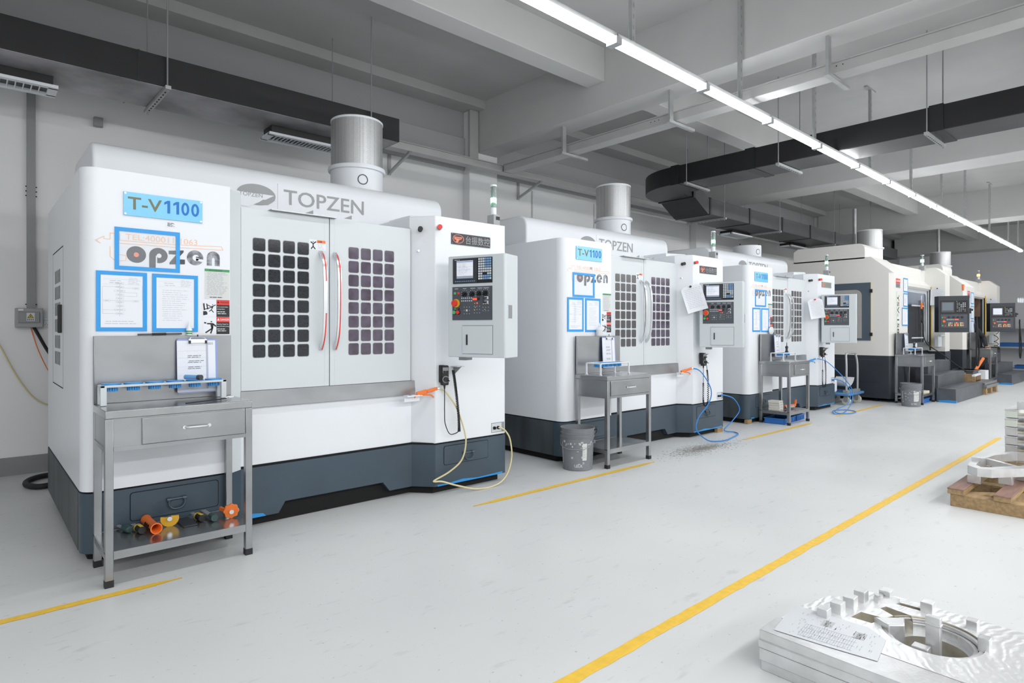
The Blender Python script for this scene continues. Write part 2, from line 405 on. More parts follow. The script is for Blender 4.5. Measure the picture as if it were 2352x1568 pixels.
# crosswise duct with elbow, then along the back
K = 1.06; Z0 = 1.25*(1-K)
t = T('air_duct', 'black air duct crossing the hall, bending and continuing along the back wall', 'duct', (0, 0, Z0)); t.scale = (K, K, K)
mb = MB().box(7.05, 7.56, -6, 4.7, 3.2, 3.44, DUCT); mb.box(7.06, 7.55, -6, 4.7, 3.196, 3.201, DUCT2); mb.build('cross_run', t, .006)
out = arc(7.8, 4.7, .75, 180, 90, 10)+[(7.95, 5.45), (7.95, 4.87), (7.72, 4.87), (7.6, 4.82), (7.56, 4.7)]
MB().prism(out, 'z', 3.2, 3.44, DUCT).build('elbow', t, .005)
mb = MB()
mb.add([(7.95, 4.86, 3.2), (7.95, 5.45, 3.2), (7.95, 5.45, 3.44), (7.95, 4.86, 3.44), (8.32, 4.86, 3.0), (8.32, 5.45, 3.0), (8.32, 5.45, 3.245), (8.32, 4.86, 3.245)], [(0, 1, 2, 3), (4, 7, 6, 5), (0, 4, 5, 1), (2, 6, 7, 3), (0, 3, 7, 4), (1, 5, 6, 2)], DUCT2)
mb.build('drop_piece', t)
MB().box(8.32, 17.2, 4.86, 5.45, 3.0, 3.245, DUCT2).build('back_run', t, .006)
for x in (8.36, 9.6, 10.8, 12.0, 13.2, 14.4, 15.6): MB().box(x, x+.05, 4.85, 5.46, 2.992, 3.253, DUCT).build('joint_flange', t)
MB().box(7.9, 7.95, 4.85, 5.46, 3.19, 3.45, DUCT).build('joint_flange', t)
for y in (.85, 3.5, 4.55, 1.6): MB().box(7.04, 7.57, y, y+.12, 3.19, 3.45, DUCT).build('joint_flange', t)
vent(t, 9.95, 10.6, 5.35, 5.58, 2.93, 3.0, 12); vent(t, 12.3, 13.0, 5.35, 5.58, 2.93, 3.0, 12)
rodhang('rods and strut where the crosswise black duct bends', (7.452, 4.685), (8.056, 4.717), 3.292, 4.37, 0)
rodhang('rods and strut under the crosswise duct, just left of the lamp row', (7.441, 3.392), (8.056, 3.392), 3.292, 4.37, 0)
rodhang('rods and strut under the crosswise duct, right of the lamp row', (7.441, 1.834), (8.056, 1.834), 3.292, 4.37, 0)
rodhang('rods and strut at the start of the duct run along the back wall', (9.275, 5.120), (9.275, 5.809), 3.080, 4.37, 0)
rodhang('rods and strut of the back wall duct beside its first grille', (11.289, 5.120), (11.289, 5.809), 3.080, 3.7, 0)
rodhang('rods and strut of the back wall duct beside its second grille', (13.886, 5.120), (13.886, 5.809), 3.080, 4.37, 0)
rodhang('farthest rods and strut of the back wall duct', (16.112, 5.120), (16.112, 5.809), 3.080, 4.37, 0)

# wall fittings on the left
t = T('wall_conduit', 'grey square cable conduit running down the back wall to the switch box', 'conduit', (.4, 6.7, 1.43))
MB().box(-.03, .03, 0, .05, 0, 2.0, GREYP).build('channel', t)
for z in (.04, .98, 1.02, 1.06): 
    mb = MB(); mb.sphere((-.035, .01, z), .006, DARK, 6); mb.sphere((.035, .01, z), .006, DARK, 6); mb.build('screws', t)
t = T('switch_box', 'grey electrical switch box with lightning warning sticker on the wall', 'electrical box', (.385, 6.7, 1.27))
MB().box(-.095, .095, -.04, .05, 0, .165, GREYBOX).build('enclosure', t, .006)
MB().box(-.075, .07, -.055, -.04, .04, .135, GREYP).build('hinged_cover', t, .004)
mb = MB().rect(-.02, .035, .055, .125, -.0565, PAPERG)
mb.poly([(-.015, -.057, .08), (.03, -.057, .08), (.0075, -.057, .118)], DARK); mb.poly([(-.009, -.0575, .0835), (.024, -.0575, .0835), (.0075, -.0575, .112)], YEL)
mb.poly([(.009, -.058, .106), (.002, -.058, .094), (.007, -.058, .094), (.005, -.058, .086), (.013, -.058, .097), (.008, -.058, .097)], DARK)
for q in range(4): mb.rect(-.015+q*.012, -.008+q*.012, .06, .072, -.057, PRINT)
mb.build('warning_sticker', t)
MB().rect(-.075, -.04, .143, .158, -.0405, PAPER).build('name_label', t)
t = T('wall_socket', 'white five-hole wall socket beside the grey switch box', 'socket', (.505, 6.75, 1.315))
MB().box(-.02, .02, -.02, 0, -.04, .04, WHITE).build('plate', t, .003)
mb = MB()
for dx, dz in ((-.008, .018), (.006, .018), (0, -.008), (-.008, -.022), (.008, -.022)): mb.rect(dx-.0015, dx+.0015, dz-.004, dz+.004, -.0205, DARK)
mb.build('holes', t)
tag(MB().tube([(.42, 6.72, 1.27), (.45, 6.68, 1.2), (.50, 6.6, 1.08), (.56, 6.4, .95), (.62, 6.1, .8)], .013, RUB).build('power_cable'), 'black cable dropping from the switch box behind the nearest machine', 'cable')
tag(MB().tube([(.40, 6.735, 1.27), (.415, 6.72, 1.2), (.45, 6.66, 1.06), (.50, 6.45, .9), (.56, 6.2, .76)], .004, ORANGE).build('power_cable'), 'thin orange cable beside the black one under the switch box', 'cable')
tag(MB().tube([(.05, 6.71, 1.4), (.19, 6.7, 1.12), (.26, 6.7, .95), (.335, 6.7, .79), (.42, 6.7, .66), (.52, 6.7, .59), (.7, 6.7, .57)], .0065, HOSEY).build('hanging_air_hose'), 'thin yellowish hose drooping across the white wall at the left edge', 'hose')
tag(MB().tube([(.75, 6.35, .025), (.5, 6.42, .025), (.37, 6.32, .025), (.335, 6.15, .025), (.4, 6.0, .025), (.52, 6.02, .025), (.7, 6.1, .025)], .022, RUB, 10).build('floor_cable'), 'loop of thick black cable on the floor behind the nearest machine', 'cable')
for i, x in enumerate((3.47, 6.45, 7.9)):
    tag(MB().cyl((x, 6.73, 0), (x, 6.73, 3.38), .014, WALLM, 8).build('wall_pipe'), ('thin white pipe on the wall below the first wall bracket', 'thin white pipe on the wall left of the second filter drum', 'thin white pipe on the wall right of the second filter drum')[i], 'pipe')
tag(MB().box(8.55, 8.65, 6.66, 6.73, 0, 3.4, GREYP).build('wall_conduit'), 'grey conduit on the wall between second and third machines', 'conduit')
tag(MB().box(.85, .92, 6.68, 6.73, 3.12, 3.2, GREYP).build('wall_clamp'), 'small dark clamp on the wall just below the long black duct', 'clamp')
for i, (x, y) in enumerate(((13.4, 5.15), (18.9, 5.0))):
    tag(MB().cyl((x, y-.6, 2.535), (x, y-.6, 3.7 if i == 0 else 4.37), .035, GALV, 12).build('exhaust_pipe'), ('silver vertical pipe rising behind the third machine', 'silver vertical pipe farther off, left of the green signal lamp')[i], 'pipe')
# ------------------------------------------------------------------ white machining centres
def doc_lines(mb, x0, x1, z0, z1, y, rows, m, seed, fill=.8, h=.0022):
    rr = random.Random(seed)
    for i in range(rows):
        z = z1-(z1-z0)*(i+.5)/rows; x = x0+rr.choice((0, 0, .02, .05))*(x1-x0); xe = x0+(x1-x0)*rr.uniform(fill-.3, 1)
        while x < xe:
            w = rr.uniform(.008, .03); mb.rect(x, min(x+w, xe), z-h/2, z+h/2, y, m); x += w+rr.uniform(.002, .006)
def figure(mb, x, z, s, y, pts, w):
    for a, b in pts: mb.obox((x+a[0]*s, y, z+a[1]*s), (x+b[0]*s, y, z+b[1]*s), w*s, .0006, BLACK, (0, 1, 0))
def emblem(mb, cx, cz, rx, rz, y, m, mt, ring=True):
    n = 28; o = [(cx+rx*cos(2*pi*i/n), cz+rz*sin(2*pi*i/n)) for i in range(n)]
    mb.poly([(a, y, b) for a, b in o], m)

def make_machine():
    t = T('machining_center', '', 'machine', (.438, 3.88, 0), 0, 'white machining centres in a row')
    fp = [(0, 1.8), (0, .08)]+arc(.08, .08, .08, 180, 270, 5)+[(.739, 0), (.824, .07), (2.07, .07), (2.191, -.07), (2.891, -.07), (2.891, 1.8)]
    mb = MB().prism(fp, 'z', .13, .378, SLATE)
    l = [(0, 1.8), (0, .08)]+arc(.08, .08, .08, 180, 270, 5)+[(.739, 0), (.824, .07), (1.06, .07), (1.06, 1.8)]
    mb.prism(l, 'z', .06, .13, SLATE)
    mb.prism([(1.06, .06), (1.103, .13), (1.06, .13)], 'y', .07, .12, SLATE)
    mb.prism([(1.88, .07), (2.07, .07), (2.191, -.07), (2.891, -.07), (2.891, 1.8), (1.88, 1.8)], 'z', .06, .13, SLATE)
    mb.prism([(1.88, .06), (1.825, .13), (1.88, .13)], 'y', .07, .12, SLATE)
    mb.prism([(p*.99+.014, q*.98+.012) for p, q in fp], 'z', .374, .392, DARK)
    mb.prism([(.04, 1.75), (.04, .12), (.12, .045), (.72, .045), (.82, .12), (2.08, .12), (2.2, -.02), (2.85, -.02), (2.85, 1.75)], 'z', .004, .128, DARK)  # black filler added under the base, stands in for the contact shadow
    # blue masking-paint traces along the bottom edge
    mb.poly([(2.21, -.0715, .06), (2.86, -.0715, .06), (2.86, -.0715, .078), (2.6, -.0715, .07), (2.45, -.0715, .082), (2.3, -.0715, .07), (2.21, -.0715, .074)], BLUEP)
    mb.poly([(.84, .0685, .06), (.98, .0685, .06), (.96, .0685, .08), (.9, .0685, .088), (.86, .0685, .075)], BLUEP)
    mb.poly([(.09, -.0012, .06), (.19, -.0012, .06), (.18, -.0012, .075), (.09, -.0012, .08)], BLUEP)
    mb.box(-.002, 0, .12, 1.79, .062, .376, SLATED)
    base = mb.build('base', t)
    for x, y in ((.15, .15), (2.7, .1), (.15, 1.65), (2.7, 1.65), (1.0, .2), (2.0, .2)): MB().cyl((x, y, 0), (x, y, .02), .05, GREYP, 12).cyl((x, y, .02), (x, y, .08), .018, DARK, 10).build('foot', t)
    for x0, x1, y, z0, z1, hx in ((.222, .67, 0, .2, .352, .447), (2.271, 2.703, -.07, .215, .355, 2.5)):
        mb = MB().rrect(x0-.004, x1+.004, z0-.004, z1+.004, y-.0014, DARK, .016); mb.rrect(x0, x1, z0, z1, y-.003, SLATE, .014, .002)
        c = mb.build('base_cover', t)
        mb = MB(); mb.cyl((hx-.05, y-.012, .285), (hx-.028, y-.012, .285), .011, SLATE, 10).cyl((hx+.028, y-.012, .285), (hx+.05, y-.012, .285), .011, SLATE, 10).cyl((hx-.03, y-.012, .285), (hx+.03, y-.012, .285), .007, SLATE, 8)
        mb.tube([(hx-.04, y-.018, .285), (hx-.04, y-.02, .255), (hx-.02, y-.02, .233), (hx+.02, y-.02, .233), (hx+.04, y-.02, .255), (hx+.04, y-.018, .285)], .0055, SLATE, 8, 5)
        mb.build('handle', c)
    # body
    lp = [(0, 1.8), (0, .08)]+arc(.08, .08, .08, 180, 270, 6)+[(.739, 0), (.739, 1.8)]
    body = MB().prism(lp, 'z', .388, 2.115, WHITE).build('left_panel', t)
    MB().prism([(.7395, .004), (.824, .07), (.824, .25), (.7395, .25)], 'z', .36, 2.1, GREY).build('door_jamb', t)
    MB().box(.824, 2.075, .085, .3, .388, .76, WHITE).build('lower_apron', t)
    mb = MB().prism([(.06, .756), (.3, .756), (.3, .864), (.066, .864)], 'x', .822, 2.115, STEEL); mb.build('coolant_ledge', t, .003)
    rc = [(2.07, .1), (2.191, -.07), (2.891, -.07), (2.891, 1.8), (2.07, 1.8)]
    col = MB().prism(rc, 'z', .388, 2.115, WHITE).build('right_column', t, .006)
    mb = MB(); mb.rect(2.74, 2.881, .407, .487, -.0712, GREYP); mb.rect(2.745, 2.85, .412, .482, -.0716, PGREY)
    for x in (2.77, 2.81): mb.cyl((x, -.085, .445), (x, -.071, .445), .013, DARK, 10)
    mb.build('air_socket', col)
    MB().box(.739, 2.25, .11, .7, 1.985, 2.015, WHITE).build('roof_plate', t)
    hp = [(.62, 1.9), (.62, 2.31)]+[(.74-.12*cos(radians(a)), 2.31+.12*sin(radians(a))) for a in (15, 30, 45, 60, 75, 90)]+[(1.4, 2.43), (1.53, 2.36), (1.56, 1.9)]
    hood = MB().prism(hp, 'x', .125, 2.74, WHITE).build('hood', t, .018, 30, 3)
    MB().box(1.26, 1.264, .6185, .63, 1.95, 2.33, PGREY).build('panel_seam', hood)
    mb = MB().text('TOPZEN', 1.304, 2.186, .115, .617, GINK, .004, w=.655); mb.build('lettering', hood)
    # oval maker's emblem with a lettered band cut through it
    n = 40; cx, cz, rx, rz = 1.108, 2.226, .137, .075
    mb = MB(); mb.poly([(cx+rx*cos(2*pi*i/n), .6172, cz+rz*sin(2*pi*i/n)) for i in range(n)], GINK)
    mb.poly([(.965, .6165, 2.235), (1.235, .6165, 2.235), (1.16, .6165, 2.19), (1.11, .6165, 2.165), (1.05, .6165, 2.13), (.965, .6165, 2.14)], WHITE)
    mb.poly([(1.11, .616, 2.162), (1.155, .616, 2.196), (1.19, .616, 2.196), (1.2, .616, 2.212), (1.235, .616, 2.232), (1.24, .616, 2.2), (1.19, .616, 2.162), (1.12, .616, 2.152)], GINK)
    mb.text('TOPZEN', .985, 2.208, .03, .6155, GINK, .004, w=.165); mb.build('emblem', hood)
    # curved roof cover beside the right column
    rcv = [(2.2, 2.0), (2.2, 2.17), (2.62, 2.19)]+[(2.62+.08*sin(radians(a)), 2.11+.08*cos(radians(a))) for a in (20, 45, 70, 90)]+[(2.7, 2.0)]
    MB().prism(rcv, 'y', .3, .62, WHITE).build('roof_cover', t, .006)
    # filter drum on the hood
    dx, dy = 2.12, 1.04
    dr = MB().cyl((dx, dy, 2.41), (dx, dy, 2.64), .225, WHITE, 40).build('filter_drum', t)
    MB().lathe([(.222, 2.63), (.245, 2.63), (.248, 2.645), (.245, 2.662), (.222, 2.662)], (dx, dy, 0), WHITE, 40).build('flange', dr)
    MB().cyl((dx, dy, 2.655), (dx, dy, 3.07), .222, PERF, 48).build('mesh_filter', dr)
    MB().lathe([(.0, 3.083), (.216, 3.083), (.226, 3.075), (.226, 3.06), (.221, 3.06)], (dx, dy, 0), WHITE, 40).build('top_rim', dr)
    mb = MB(); a0 = radians(255)
    for i in range(20):
        u0, u1 = 2*pi*i/20, 2*pi*(i+1)/20
        for f in (0,):
            P = [(a0+.2*cos(u)*rr, 2.53+.045*sin(u)*rr) for u, rr in ((u0, 1), (u1, 1), (u1, .8), (u0, .8))]
            mb.poly([(dx+.2265*cos(a), dy+.2265*sin(a), z) for a, z in P], PRINT)
    mb.build('round_sticker', dr)
    # sliding doors
    for side in (0, 1):
        x0, x1 = ((.826, 1.4055), (1.4125, 2.058))[side]; y = .07
        mb = MB().box(x0, x1, y, y+.04, .866, 2.015, GREY)
        if side == 0: mb.box(1.372, 1.376, y-.0008, y, .87, 2.01, PGREY)
        else: mb.box(1.445, 1.449, y-.0008, y, .87, 2.01, PGREY)
        d = mb.build('sliding_door', t, .002)
        mb = MB(); c0 = (.898, 1.552)[side]; pit = (.0958, .0955)[side]
        for i in range(4):
            for j in range(8):
                a = c0+pit*i; b = 1.831-.0968*j
                mb.rrect(a-.003, a+.079, b-.083, b+.003, y-.0006, GREYP, .013); mb.rrect(a, a+.076, b-.08, b, y-.0012, (PANE1, PANE2)[side], .012)
        mb.build('window_panes', d)
        hx = (1.345, 1.447)[side]; mb = MB()
        zs = [1.114, 1.16, 1.24, 1.36, 1.5, 1.6, 1.69, 1.745, 1.78]; ys = [.068, .035, .008, -.004, -.006, -.004, .008, .035, .068]
        P = [Vector((hx, b, a)) for a, b in zip(zs, ys)]; P = crom(P, 4)
        for p, q in zip(P, P[1:]): mb.obox(p, q+(q-p)*.05, .026, .014, CHROME, (0, 1, 0))
        for p, q in zip(P, P[1:]):
            if side == 0 and 1.33 < p.z < 1.56: continue
            p = p+Vector((.004, -.008, 0)); q = q+Vector((.004, -.008, 0)); mb.obox(p, q+(q-p)*.05, .007, .003, RED, (0, 1, 0))
        mb.build('door_handle', d)
    MB().box(1.406, 1.412, .085, .1, .866, 2.015, DARK).box(2.058, 2.066, .085, .2, .866, 2.02, DARK).build('door_gap', t)
    mb = MB().box(1.0, 1.45, .03, .1, 2.016, 2.022, STEEL); mb.prism([(2.022, .05), (2.045, .05), (2.022, .11)][::1], 'y', .03, .06, GREYP) if 0 else None
    for x in (1.22, 1.5): mb.poly([(x, .04, 2.022), (x+.06, .04, 2.022), (x+.06, .04, 2.05)], GREYP)
    mb.build('door_rail', t)
    mb = MB().rect(1.264, 1.382, 1.79, 1.86, .0688, PAPER); mb.rect(1.318, 1.38, 1.838, 1.857, .0684, ORANGE)
    figure(mb, 1.292, 1.825, .03, .0684, (((-.6, .6), (0, .2)), ((0, .2), (.7, .7)), ((0, .2), (0, -.4)), ((0, -.4), (-.5, -1)), ((0, -.4), (.5, -1)), ((0, .6), (0, .75))), .25)
    doc_lines(mb, 1.322, 1.378, 1.795, 1.835, .0684, 4, PINK, 3); mb.text('注意', 1.325, 1.842, .011, .068, BLACK, .01); mb.build('caution_sticker', t)
    # plates, stickers and lettering on the left panel
    mb = MB().box(.188, .583, -.008, -.003, 1.876, 2.004, SIGNB)
    for x in (.196, .575):
        for z in (1.884, 1.996): mb.cyl((x, -.011, z), (x, -.008, z), .005, CHROME, 8); mb.cyl((x, -.003, z), (x, 0, z), .004, CHROME, 6)
    sg = mb.build('model_sign', t)
    MB().text('T-V', .207, 1.912, .07, -.0092, OLIVE, .012, w=.165).build('model_letters', sg)
    dg = MB()
    for x in (.388, .434): dg.poly([(x+.012, -.0092, 1.91), (x+.026, -.0092, 1.91), (x+.026, -.0092, 1.982), (x+.013, -.0092, 1.982), (x-.004, -.0092, 1.97), (x-.004, -.0092, 1.957), (x+.012, -.0092, 1.966)], BLUEK)
    for x in (.492, .544):
        n = 20; O = [(x+.021*cos(2*pi*i/n), 1.946+.0375*sin(2*pi*i/n)) for i in range(n)]; I = [(x+.009*cos(2*pi*i/n), 1.946+.024*sin(2*pi*i/n)) for i in range(n)]
        for i in range(n): j = (i+1) % n; dg.poly([(O[i][0], -.0092, O[i][1]), (O[j][0], -.0092, O[j][1]), (I[j][0], -.0092, I[j][1]), (I[i][0], -.0092, I[i][1])], BLUEK)
    dg.build('model_digits', sg)
    y = -.0008; mb = MB()
    def disk(cx, cz, rx, rz, m, yy, a0=0, a1=360, n=28): mb.poly([(cx+rx*cos(radians(a0+(a1-a0)*i/n)), yy, cz+rz*sin(radians(a0+(a1-a0)*i/n))) for i in range(n+(a1-a0 < 360))], m)
    disk(.249, 1.665, .047, .046, INK, y); disk(.249, 1.664, .0125, .013, SALMON, y-.0006)
    disk(.357, 1.668, .046, .043, INK, y); mb.rect(.311, .343, 1.59, 1.668, y-.0003, INK); disk(.36, 1.667, .012, .0125, WHITE, y-.0006); mb.rect(.3435, .35, 1.59, 1.667, y-.0006, WHITE)
    mb.poly([(.408, y, 1.70), (.485, y, 1.708), (.485, y, 1.697), (.452, y, 1.655), (.492, y, 1.655), (.492, y, 1.628), (.412, y, 1.622), (.412, y, 1.633), (.446, y, 1.68), (.408, y, 1.68)], INK)
    INK2 = mat('worn charcoal lettering', '#4a4d55', .55, noise=1, nscale=26, ndetail=8, col2='#a9acb2')
    disk(.546, 1.67, .044, .044, INK2, y); disk(.55, 1.67, .018, .018, WHITE, y-.0006); mb.poly([(.55, y-.0006, 1.665), (.594, y-.0006, 1.663), (.594, y-.0006, 1.648), (.57, y-.0006, 1.65), (.55, y-.0006, 1.655)], WHITE); mb.rect(.55, .588, 1.667, 1.678, y-.0009, INK2)
    mb.poly([(.609, y, 1.63), (.609, y, 1.68)]+[(.645-.036*cos(radians(a)), y, 1.68+.036*sin(radians(a))) for a in range(20, 180, 20)]+[(.681, y, 1.68), (.681, y, 1.63), (.653, y, 1.63), (.653, y, 1.672), (.645, y, 1.68), (.637, y, 1.672), (.637, y, 1.63)], INK2)
    mb.build('panel_lettering', t)
    mb = MB()
    def ln(*P):
        for p, q in zip(P, P[1:]): mb.obox((p[0], y, p[1]), (q[0], y, q[1]), .0035, .0006, PALEO, (0, 1, 0))
    ln((.063, 1.728), (.1, 1.752), (.1, 1.738), (.127, 1.738), (.127, 1.772), (.172, 1.772), (.172, 1.736), (.44, 1.737), (.69, 1.748)); ln((.063, 1.728), (.085, 1.712))
    ln((.7, 1.728), (.44, 1.722), (.165, 1.72), (.165, 1.66), (.2, 1.655), (.2, 1.628), (.15, 1.624), (.127, 1.645), (.127, 1.70)); ln((.69, 1.748), (.7, 1.728))
    mb.text('TEL:400011 1063', .197, 1.744, .033, y, PALEO, 0, w=.36); mb.build('faded_orange_mark', t)
    mb = MB().rect(.39, .445, 1.835, 1.862, y, PAPER); doc_lines(mb, .4, .44, 1.838, 1.86, y-.0004, 6, PRINT, 9); mb.build('small_label', t)
    mb = MB().rect(.597, .736, 1.432, 1.61, y, PAPERG); mb.rect(.597, .736, 1.596, 1.611, y-.0004, GREENL); doc_lines(mb, .608, .728, 1.455, 1.592, y-.0004, 17, PINK, 5, 1, .0026)
    mb.text('操作注意事项', .62, 1.599, .009, y-.0008, PRINT, 0); doc_lines(mb, .625, .71, 1.437, 1.449, y-.0004, 1, PRINT, 6, 1, .005); mb.build('notice_sheet', t)
    mb = MB()
    for z0, m2, word, lines in ((1.327, BLACK, 'WARNING', ('Do not operate before', 'closing door.')), (1.224, WHITE, 'DANGER', ('Hazardous Voltage Turn', 'power OFF before servicing'))):
        mb.rect(.586, .736, z0, z0+.102, y, PAPER); mb.rect(.662, .736, z0, z0+.072, y-.0004, BLACK); mb.rect(.662, .736, z0+.072, z0+.102, y-.0004, RED)
        mb.poly([(.665, y-.0008, z0+.081), (.68, y-.0008, z0+.081), (.6725, y-.0008, z0+.096)], m2)
        mb.text(word, .683, z0+.081, .013, y-.0008, m2, .01, w=.05)
        for q, s in enumerate(lines): mb.text(s, .665, z0+.057-.013*q, .006, y-.0008, WHITE, .01, w=(.062, .045, .064, .068)[q+(2 if word == 'DANGER' else 0)])
        doc_lines(mb, .665, .725, z0+.014, z0+.036, y-.0008, 2, PAPER, 8, .9, .004)
    figure(mb, .63, 1.27, .04, y-.0004, (((-.9, .55), (-.6, .5)), ((-.5, .4), (.3, .4)), ((.3, .4), (.75, 0)), ((.05, .35), (.2, -.3)), ((.3, .35), (.25, -.3)), ((.2, -.3), (-.7, -.95)), ((.25, -.3), (.0, -1.05)), ((.1, .62), (.1, .78))), .2)
    mb.poly([(.589, y-.0004, 1.36), (.606, y-.0004, 1.36), (.612, y-.0004, 1.352), (.612, y-.0004, 1.34), (.589, y-.0004, 1.335)], BLACK); mb.poly([(.588, y-.0004, 1.405), (.596, y-.0004, 1.407), (.6, y-.0004, 1.367), (.592, y-.0004, 1.365)], BLACK); mb.poly([(.605, y-.0004, 1.405), (.61, y-.0004, 1.405), (.618, y-.0004, 1.372), (.611, y-.0004, 1.37)], BLACK)
    figure(mb, .64, 1.38, .03, y-.0004, (((-1, .6), (-.2, .2)), ((-.2, .2), (.6, .6)), ((.1, .3), (-.2, -.4)), ((-.2, -.4), (.2, -.9)), ((-.2, -.4), (-.6, -.7)), ((0, .55), (.1, .7)), ((-1.4, -.3), (.0, .15))), .16)
    mb.build('warning_stickers', t)
    # cabinet door with vent slots on the left side
    mb = MB()
    for q, w in ((.83, .003), (1.437, .003)): mb.box(-.0012, 0, q, q+w, .88, 1.775, GREYP)
    for q in (.88, 1.772): mb.box(-.0014, 0, .83, 1.44, q, q+.006, DARK)
    for i in range(6):
        for j in range(4):
            z = 1.56-.108*i; v = 1.0+.085*j
            mb.box(-.001, 0, v, v+.04, z, z+.085, mat('vent slot shade', '#4f524f', .8))
    sd = mb.build('side_door', t)
    MB().box(-.02, 0, .9, .94, 1.23, 1.41, BLACK).build('handle', sd, .004)
    # nameplate, buttons
    mb = MB().box(2.337, 2.726, -.076, -.07, 1.913, 2.0, mat('nameplate black', '#23242f', .35))
    for x in (2.343, 2.72):
        for z in (1.92, 1.994): mb.cyl((x, -.079, z), (x, -.076, z), .004, GREYP, 6)
    npl = mb.build('nameplate', t)
    mb = MB().text('台振数控', 2.468, 1.93, .05, -.0772, GINK, .006, w=.245)
    n = 30
    for i in range(n):
        u0, u1 = 2*pi*i/n, 2*pi*(i+1)/n
        mb.poly([(2.402+.054*k*cos(u), -.0772, 1.957+.034*k*sin(u)) for u, k in ((u0, 1), (u1, 1), (u1, .9), (u0, .9))], SALMON)
    mb.poly([(2.362, -.0772, 1.972), (2.44, -.0772, 1.972), (2.43, -.0772, 1.955), (2.41, -.0772, 1.95), (2.398, -.0772, 1.93), (2.375, -.0772, 1.93), (2.385, -.0772, 1.948), (2.365, -.0772, 1.95)], SALMON)
    mb.text('TOPZEN', 2.37, 1.957, .01, -.078, BLACK, 0, w=.055); mb.build('plate_lettering', npl)
    for x, z, m in ((2.12, 2.01, BLACK), (2.228, 2.024, RED)):
        yy = .03 if x < 2.19 else -.07
        MB().cyl((x, yy, z), (x-.012, yy-.018, z), .018, GREYP if m == RED else BLACK, 14).cyl((x-.012, yy-.018, z), (x-.03, yy-.05, z), .014, m, 14, .019).build('push_button', t)
    MB().cyl((2.11, .045, 1.848), (2.1, .02, 1.848), .008, CHROME, 8).build('bolt', t)
    # signal tower
    s = MB().box(2.826, 2.896, -.0, .085, 2.115, 2.215, GREYBOX); s.rect(2.85, 2.893, 2.17, 2.2, -.001, BLACK); st = s.build('signal_tower', t, .003)
    cx, cy = 2.862, .045
    MB().cyl((cx, cy, 2.215), (cx, cy, 2.278), .026, WHITE, 16).build('collar', st)
    MB().cyl((cx, cy, 2.278), (cx, cy, 2.455), .011, GREYP, 10).build('led_core', st)
    mb = MB()
    for z in range(7): mb.lathe([(.0245, 2.28+.026*z), (.0265, 2.293+.026*z), (.0245, 2.306+.026*z)], (cx, cy, 0), CLEAR, 16)
    mb.build('lens', st)
    MB().cyl((cx, cy, 2.322), (cx, cy, 2.362), .023, GLOWG, 16).build('lit_lamp', st)
    MB().cyl((cx, cy, 2.457), (cx, cy, 2.47), .029, WHITE, 16).build('cap', st)
    mb = MB().prism([(0.02, .72), (.0, .772), (.135, .764), (.135, .735), (.03, .745)][:0] or [(-.055, .765), (.0, .765), (.0, .715), (-.01, .715), (-.012, .752), (-.055, .756)], 'x', 1.956, 2.089, WHITE)
    for x in (1.995, 2.05): mb.cyl((x, -.025, .7652), (x, -.025, .766), .01, DARK, 10)
    mb.build('air_gun_bracket', t)
    mb = MB().prism([(-.07, .97), (-.17, .97), (-.07, .9)], 'x', 2.36, 2.366, GREYP); mb.box(2.33, 2.4, -.16, -.07, .965, .972, PGREY); mb.build('cable_bracket', t)
    control_panel(t)
    return t
